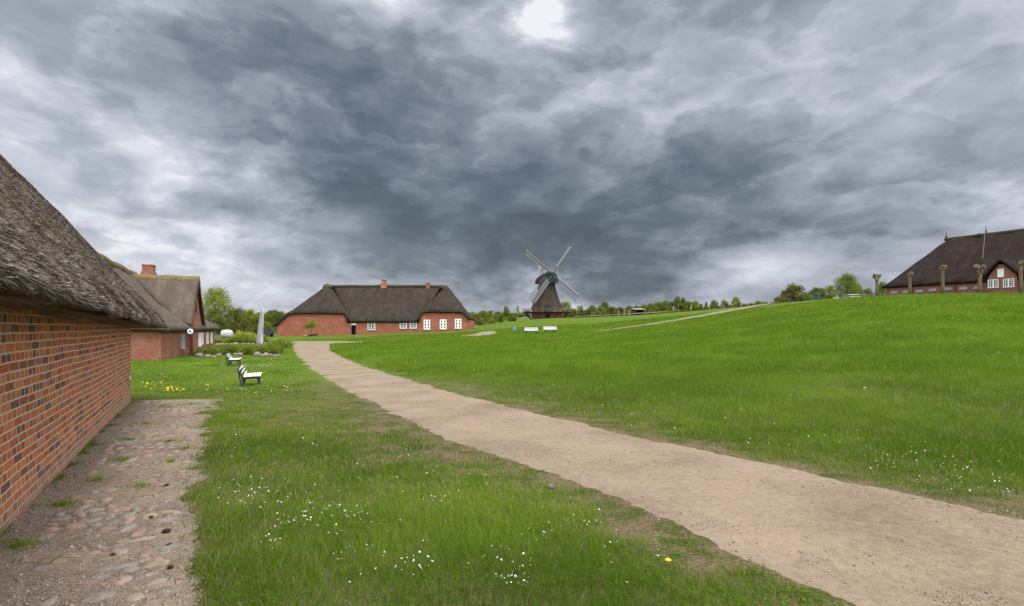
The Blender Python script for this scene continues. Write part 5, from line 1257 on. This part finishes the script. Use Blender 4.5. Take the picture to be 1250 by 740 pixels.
# pale rail fence and white boards by the willow
x_, y_ = P(1047, 98); z_ = Hs(x_, y_); fe = empty('rail_fence', (x_, y_, z_), R(-12), 'short weathered board fence between the willow and the leftmost pollard', 'fence')
for i in range(5): MB().box((-2.6+i*1.3, 0, .6), (.12, .12, 1.4)).build('post', M['wood'], fe)
m_ = MB(); m_.box((0, -.09, 1.0), (5.4, .04, .22)); m_.box((0, -.09, .6), (5.4, .04, .22)); m_.build('rails', M['wood'], fe)
x_, y_ = P(1041, 92); z_ = Hs(x_, y_); bo = empty('picnic_table', (x_, y_, z_), R(-4), 'low white picnic table in the grass beside the board fence', 'table')
MB().box((0, 0, .85), (1.8, .8, .07)).build('table_top', M['white'], bo)
for sy in (-.65, .65): MB().box((0, sy, .48), (1.8, .28, .06)).build('seat', M['white'], bo)
for sx__ in (-.7, .7):
    m_ = MB(); m_.bar((sx__, -.65, 0), (sx__, -.2, .82), .07); m_.bar((sx__, .65, 0), (sx__, .2, .82), .07); m_.bar((sx__, -.7, .42), (sx__, .7, .42), .06); m_.build('leg_frame', M['wood'], bo)

# ------------------------------------------------------------------ grass, flowers, litter
def clump_noise(x, y): return fbm(x+100, y+33, 1.1, 3)
poly_house1 = np.array([[*(near(TB, .02, 0).xy)], [*(near(TE, .02, 0).xy)], [*(near(TE, -2*HW, 0).xy)], [*(near(TB, -2*HW, 0).xy)]])
def p2(v): return [v.x+C2.x, v.y+C2.y]
poly_house2 = np.array([p2(sec(0, 0, 0)), p2(sec(L2, 0, 0)), p2(sec(L2, -2*W2, 0)), p2(sec(0, -2*W2, 0))])
def grass(name, N, rmin, rmax, amax, hfun, wfun, two, label, keep=None):
    r_ = rng.random(N)
    D = lambda r: np.where(r < 4, 1.0, (4/np.maximum(r, 4))**1.6)
    rs = np.linspace(rmin, rmax, 2000); cdf = np.cumsum(D(rs)*rs); cdf /= cdf[-1]; r_ = np.interp(r_, cdf, rs)
    a = rng.uniform(-amax, amax, N); x = r_*np.sin(a); y = r_*np.cos(a)
    jr = .03+.10*fbm(x+9, y+2, 3.5, 2)**2
    jx = x+rng.normal(0, 1, N)*jr*np.clip(r_/5, 1, 3); jy = y+rng.normal(0, 1, N)*jr*np.clip(r_/5, 1, 3)
    k = ~(inpoly(jx, jy, PATH_POLY) | inpoly(jx, jy, STRIP_POLY) | inpoly(x, y, poly_house1) | inpoly(x, y, poly_house2) | inpoly(x, y, JUNC) | inpoly(x, y, KP) | inpoly(x, y, UP))
    # thin, worn turf beside the path
    worn = fbm(x, y, .9, 4)
    dpath = edge_dist(x, y)
    thin = np.clip((worn-.49)*8, 0, 1)*np.clip(1.5-dpath/1.2, 0, 1)+np.clip(.35-dpath, 0, .35)*1.2*(worn > .45)
    k &= rng.random(N) > thin*.95
    x, y, r_, worn, dpath = x[k], y[k], r_[k], worn[k], dpath[k]; n = len(x)
    field = np.clip(((x*0.0)+side_right(x, y)), 0, 1)
    h = hfun(x, y, r_, dpath, field)*rng.uniform(.45, 1.25, n); w_ = wfun(r_)*rng.uniform(.7, 1.3, n)
    yaw = rng.uniform(0, 6.283, n); lean = rng.uniform(.1, .85, n)*h
    windx = (fbm(x, y, .7, 2)-.5)*.9; windy = (fbm(x+40, y, .7, 2)-.5)*.9
    lx = np.cos(yaw)*lean+windx*h; ly = np.sin(yaw)*lean+windy*h
    sy_ = rng.uniform(0, 3.1416, n); sx = np.cos(sy_)*w_/2; sy = np.sin(sy_)*w_/2
    z = HG(x, y)-.01
    tint = np.clip(.14+(.95-.50*field)*(fbm(x+7, y, .45, 4)-.28)+.05*field+.35*(fbm(x*1.0, y, 2.4, 3)-.5)+.30*(rng.random(n)-.35)+.06*field, 0, .84)
    dead = rng.random(n) < (.03+.16*np.clip((worn-.48)*5, 0, 1)*(1-field*.8)+.25*np.exp(-dpath/.35)); tint = np.where(dead, rng.uniform(.86, 1, n), tint)
    b0 = np.stack([x-sx, y-sy, z], 1); b1 = np.stack([x+sx, y+sy, z], 1)
    if two:
        m0 = np.stack([x-sx*.8+lx*.35, y-sy*.8+ly*.35, z+h*.58], 1); m1_ = np.stack([x+sx*.8+lx*.35, y+sy*.8+ly*.35, z+h*.58], 1)
        tp = np.stack([x+lx, y+ly, z+h*.95], 1)
        V = np.stack([b0, b1, m1_, m0, tp], 1).reshape(-1, 3); i = np.arange(n)[:, None]*5
        Fc = np.concatenate([np.stack([i+0, i+1, i+2], 1), np.stack([i+0, i+2, i+3], 1), np.stack([i+3, i+2, i+4], 1)], 2).reshape(-1, 3) if False else np.concatenate([np.hstack([i, i+1, i+2]), np.hstack([i, i+2, i+3]), np.hstack([i+3, i+2, i+4])])
        tt = np.concatenate([tint]*3)
    else:
        tp = np.stack([x+lx, y+ly, z+h], 1); V = np.stack([b0, b1, tp], 1).reshape(-1, 3); Fc = np.arange(len(V)).reshape(-1, 3); tt = tint
    o = np_mesh(name, V, Fc, M['grass_near'], tt); tag(o, label, 'grass', kind='stuff'); return o
Lq = Lp[::2]; Rq = Rp[::2]
def edge_dist(x, y):
    out = np.full(len(x), 9.0)
    near_ = np.where(np.hypot(x, y) < 32)[0]
    if len(near_) == 0: return out
    E = np.concatenate([Lq, Rq]); E = E[np.hypot(E[:, 0], E[:, 1]) < 36]
    for s in range(0, len(near_), 20000):
        ii = near_[s:s+20000]; best = np.full(len(ii), 81.0)
        for e in E: best = np.minimum(best, (x[ii]-e[0])**2+(y[ii]-e[1])**2)
        out[ii] = np.sqrt(best)
    return out
def side_right(x, y):
    # 1 on the meadow side of the path, 0 on the lawn side
    yy = np.clip(y, Rp[:, 1].min(), Rp[:, 1].max()); o_ = np.argsort(Rp[:, 1]); xr_ = np.interp(yy, Rp[o_, 1], Rp[o_, 0]); return (x > xr_).astype(float)
def hf(x, y, r_, dp, fld):
    h = .055+.075*fbm(x+3, y+9, .55, 3); h = h*np.clip(.35+dp/1.0, .35, 1.15)
    ed = np.clip(1.6-.7*np.abs(x+2.1), 0, 1)*(y < 9)
    lawn_short = np.where((fld < .5) & (y > 6), np.clip(1.0-(y-5)/14, .55, 1), 1)
    return h*np.where(fld < .5, .82, 1.0)*(1+.35*fld*np.clip((dp-1.2)/1.5, 0, 1.0))*(1+.35*(fld < .5)*(y < 4.6))*lawn_short*np.clip(r_/14, 1, 1.5)
grass('grass', 285000, 1.8, 9, 1.22, hf, lambda r: .0032*np.clip(r/3.5, .8, 3), True, 'short meadow grass covering the foreground')
grass('grass', 880000, 9, 80, 1.2, hf, lambda r: .0080*(r/9.0), False, 'meadow grass on both sides of the sandy path further off')
n = 60000; r_ = np.exp(rng.uniform(math.log(2.2), math.log(9), n)); a = rng.uniform(-1, 1, n); x = r_*np.sin(a); y = r_*np.cos(a)
k = (fbm(x+31, y+5, 1.3, 4) > .56) & ~inpoly(x, y, PATH_POLY) & ~inpoly(x, y, STRIP_POLY) & ~inpoly(x, y, poly_house1); x = x[k]; y = y[k]; n = len(x)
z = HG(x, y)+rng.uniform(.01, .055, n); sz = rng.uniform(.006, .013, n); yaw = rng.uniform(0, 6.28, n); u1 = np.stack([np.cos(yaw), np.sin(yaw), rng.normal(0, .3, n)], 1)*sz[:, None]; v1 = np.stack([-np.sin(yaw), np.cos(yaw), rng.normal(0, .3, n)], 1)*sz[:, None]*.7
c0 = np.stack([x, y, z], 1); V = np.stack([c0-u1, c0+v1, c0+u1, c0-v1], 1).reshape(-1, 3)
o = np_mesh('clover', V, np.arange(len(V)).reshape(-1, 4), M['grass_near'], rng.uniform(.0, .45, n)); tag(o, 'low clover leaves growing between the grass blades', 'clover', kind='stuff')
# tufts on the cobbled strip
tv = []
for (tt, oo, rr, nn) in [(4.6, 1.75, .30, 420), (5.3, 1.6, .22, 260), (4.0, 1.9, .2, 220), (3.1, 1.5, .12, 130), (1.4, .35, .10, 90), (.6, .2, .10, 110), (2.3, .45, .1, 80), (7.6, 1.1, .25, 160), (6.6, 1.4, .2, 120), (2.6, 1.1, .10, 70), (3.6, .4, .15, 70), (5.0, .5, .2, 80), (5.8, 1.9, .28, 260), (4.2, 1.3, .16, 150), (6.9, 2.0, .3, 200), (3.2, .9, .12, 90), (1.2, 1.5, .08, 60), (7.2, .6, .25, 120), (2.9, 2.6, .14, 120), (-.35, .12, .12, 100), (1.9, .95, .08, 60), (8.1, 1.6, .2, 120), (3.4, 2.2, .15, 110), (4.9, 2.4, .2, 130), (.9, .75, .12, 60), (6.0, 2.3, .2, 120), (2.0, 1.9, .08, 60)]:
    for _ in range(int(nn*3.2)):
        a = random.uniform(0, 6.28); q3 = 1.35*rr*abs(random.gauss(0, .6)); p = near(tt, oo+.06, 0); tv.append((p.x+q3*math.cos(a)*1.2, p.y+q3*math.sin(a)*.9))
tv = np.array(tv); n = len(tv); h = rng.uniform(.02, .075, n); yaw = rng.uniform(0, 6.28, n); w_ = .003; sy_ = rng.uniform(0, 3.14, n)
z = HG(tv[:, 0], tv[:, 1]); sx = np.cos(sy_)*w_; sy = np.sin(sy_)*w_
V = np.stack([np.stack([tv[:, 0]-sx, tv[:, 1]-sy, z], 1), np.stack([tv[:, 0]+sx, tv[:, 1]+sy, z], 1), np.stack([tv[:, 0]+np.cos(yaw)*h*.6, tv[:, 1]+np.sin(yaw)*h*.6, z+h], 1)], 1).reshape(-1, 3)
o = np_mesh('strip_weeds', V, np.arange(len(V)).reshape(-1, 3), M['grass_near'], rng.uniform(.2, .9, n)); tag(o, 'small weeds and grass tufts between the cobbles', 'weeds', kind='stuff')

# daisies and dandelions
def flowers(name, spots, m, size, zoff, label, cat):
    xs = np.array([s[0] for s in spots]); ys = np.array([s[1] for s in spots]); n = len(xs); z = HG(xs, ys)+np.array([s[2] for s in spots])+zoff
    ang = np.linspace(0, 2*np.pi, 8, endpoint=False); s_ = size*rng.uniform(.7, 1.2, n)*np.array([s[3] for s in spots])
    tx = rng.normal(0, .35, n); ty = rng.normal(-.15, .35, n)
    ring = [np.stack([xs+np.cos(a)*s_, ys+np.sin(a)*s_, z+np.cos(a)*s_*tx+np.sin(a)*s_*ty], 1) for a in ang]
    cen = np.stack([xs, ys, z+s_*.35], 1)
    V = np.stack(ring+[cen], 1).reshape(-1, 3); i = np.arange(n)[:, None]*9
    Fc = np.concatenate([np.hstack([i+k_, i+(k_+1) % 8, i+8]) for k_ in range(8)])
    o = np_mesh(name, V, Fc, m, smooth=False); tag(o, label, cat, kind='stuff')
sp = []
def cl(px_, py_, n, sx__, sy__):
    for _ in range(n):
        q3 = (px_+random.gauss(0, sx__), py_+random.gauss(0, sy__)); g_ = G(*q3); r_ = math.hypot(*g_)
        sp.append((g_[0], g_[1], random.uniform(.05, .10)*(1 if r_ < 12 else .8), max(1, (r_/6)**.5)))
for a in [(315, 612, 60, 24, 9), (400, 640, 90, 34, 13), (330, 668, 10, 12, 8), (470, 585, 25, 30, 12), (505, 555, 22, 14, 6), (505, 702, 20, 12, 6), (440, 700, 14, 22, 10), (540, 620, 14, 12, 5),
          (380, 545, 14, 8, 3), (330, 520, 22, 40, 10), (420, 500, 22, 40, 12), (620, 700, 22, 20, 10), (630, 720, 22, 14, 8), (580, 600, 22, 40, 14), (665, 660, 14, 14, 8), (700, 640, 14, 30, 16), (480, 650, 20, 60, 30), (290, 560, 10, 10, 20), (750, 690, 14, 40, 18),
          (900, 530, 90, 90, 14), (1160, 585, 60, 60, 12), (1060, 560, 60, 80, 14), (760, 500, 70, 70, 10), (650, 478, 50, 60, 9), (560, 455, 50, 60, 7), (1210, 600, 30, 30, 10)]: cl(*a)
for _ in range(520):
    px_, py_ = random.uniform(170, 372), random.uniform(446, 480)
    if fbm(px_*.2, py_*.9, .25, 3) > .5: cl(px_, py_, 1, 1, 1)
for _ in range(260): cl(random.uniform(300, 352)+random.uniform(-40, 0), 447+random.gauss(0, 2), 1, 2, .5)
sp = [s for s, i_ in zip(sp, ~(inpoly(np.array([s[0] for s in sp]), np.array([s[1] for s in sp]), PATH_POLY) | inpoly(np.array([s[0] for s in sp]), np.array([s[1] for s in sp]), STRIP_POLY))) if i_]
flowers('daisies', sp, M['petal'], .0066, 0, 'white daisies sprinkled through the grass', 'flowers')
sp = []
for a in [(190, 470, 26, 10, 1.8), (205, 477, 26, 12, 1.6), (255, 473, 12, 4, 1.5), (300, 479, 14, 16, 1.5), (222, 476, 10, 3, 1), (610, 418, 24, 26, 2), (560, 425, 30, 60, 6), (430, 420, 12, 20, 2), (520, 410, 14, 40, 1), (760, 430, 30, 90, 8), (1000, 450, 30, 120, 20), (1180, 372, 20, 50, 4), (345, 460, 5, 10, 10), (1000, 400, 20, 100, 10)]: cl(*a)
flowers('dandelions', [(a, b, c*.7, d*1.0) for a, b, c, d in sp], M['dandelion'], .016, 0, 'yellow dandelions dotted over the lawn and meadow', 'flowers')
g_ = G(815.5, 693.5); o = MB().lathe((0, 0, .045), [(.004, 0), (.018, .004), (.022, .010), (.012, .018)], 12).build('dandelion_head', M['dandelion'], None)
o.name = 'dandelion'; o.location = (g_[0], g_[1], hg(*g_)); tag(o, 'single yellow dandelion in the turf at the lower edge of the path', 'flower')

# dark clods on the strip
CM = []
for j in range(3):
    bm = bmesh.new(); bmesh.ops.create_icosphere(bm, subdivisions=3, radius=1)
    for v in bm.verts: v.co *= 1+.35*mnoise.noise(v.co*2.2+Vector((j*7, 0, 0)))+.15*mnoise.noise(v.co*6)
    me = bpy.data.meshes.new('clod'); bm.to_mesh(me); bm.free(); me.materials.append(M['litter']); CM.append(me)
for i, (px_, py_, s_) in enumerate([(203, 652, .032), (206, 668, .020), (208, 696, .022), (146, 712, .018), (138, 680, .018), (184, 634, .020), (203, 595, .026)]):
    g_ = G(px_, py_); o = bpy.data.objects.new('clod', CM[i % 3]); COL.objects.link(o); o.location = (g_[0], g_[1], hg(*g_)+s_*.5+.008); o.scale = (s_, s_*.8, s_*.55); o.rotation_euler = (0, 0, i*1.3)
    tag(o, 'largest dark brown clod on the dirt strip' if i == 0 else 'one of the small dark brown clods lying on the dirt strip by the brick wall', 'clod', 'clods on the dirt strip')
# pale stone at the path's edge
g_ = G(672, 596); o = bpy.data.objects.new('stone', BM[0]); COL.objects.link(o); o.location = (g_[0], g_[1], hg(*g_)+.015); o.scale = (.04, .03, .025); tag(o, 'small pale stone lying at the lawn edge of the sandy path', 'stone')
print('objects', len(COL.objects), 'trees', ntree[0])
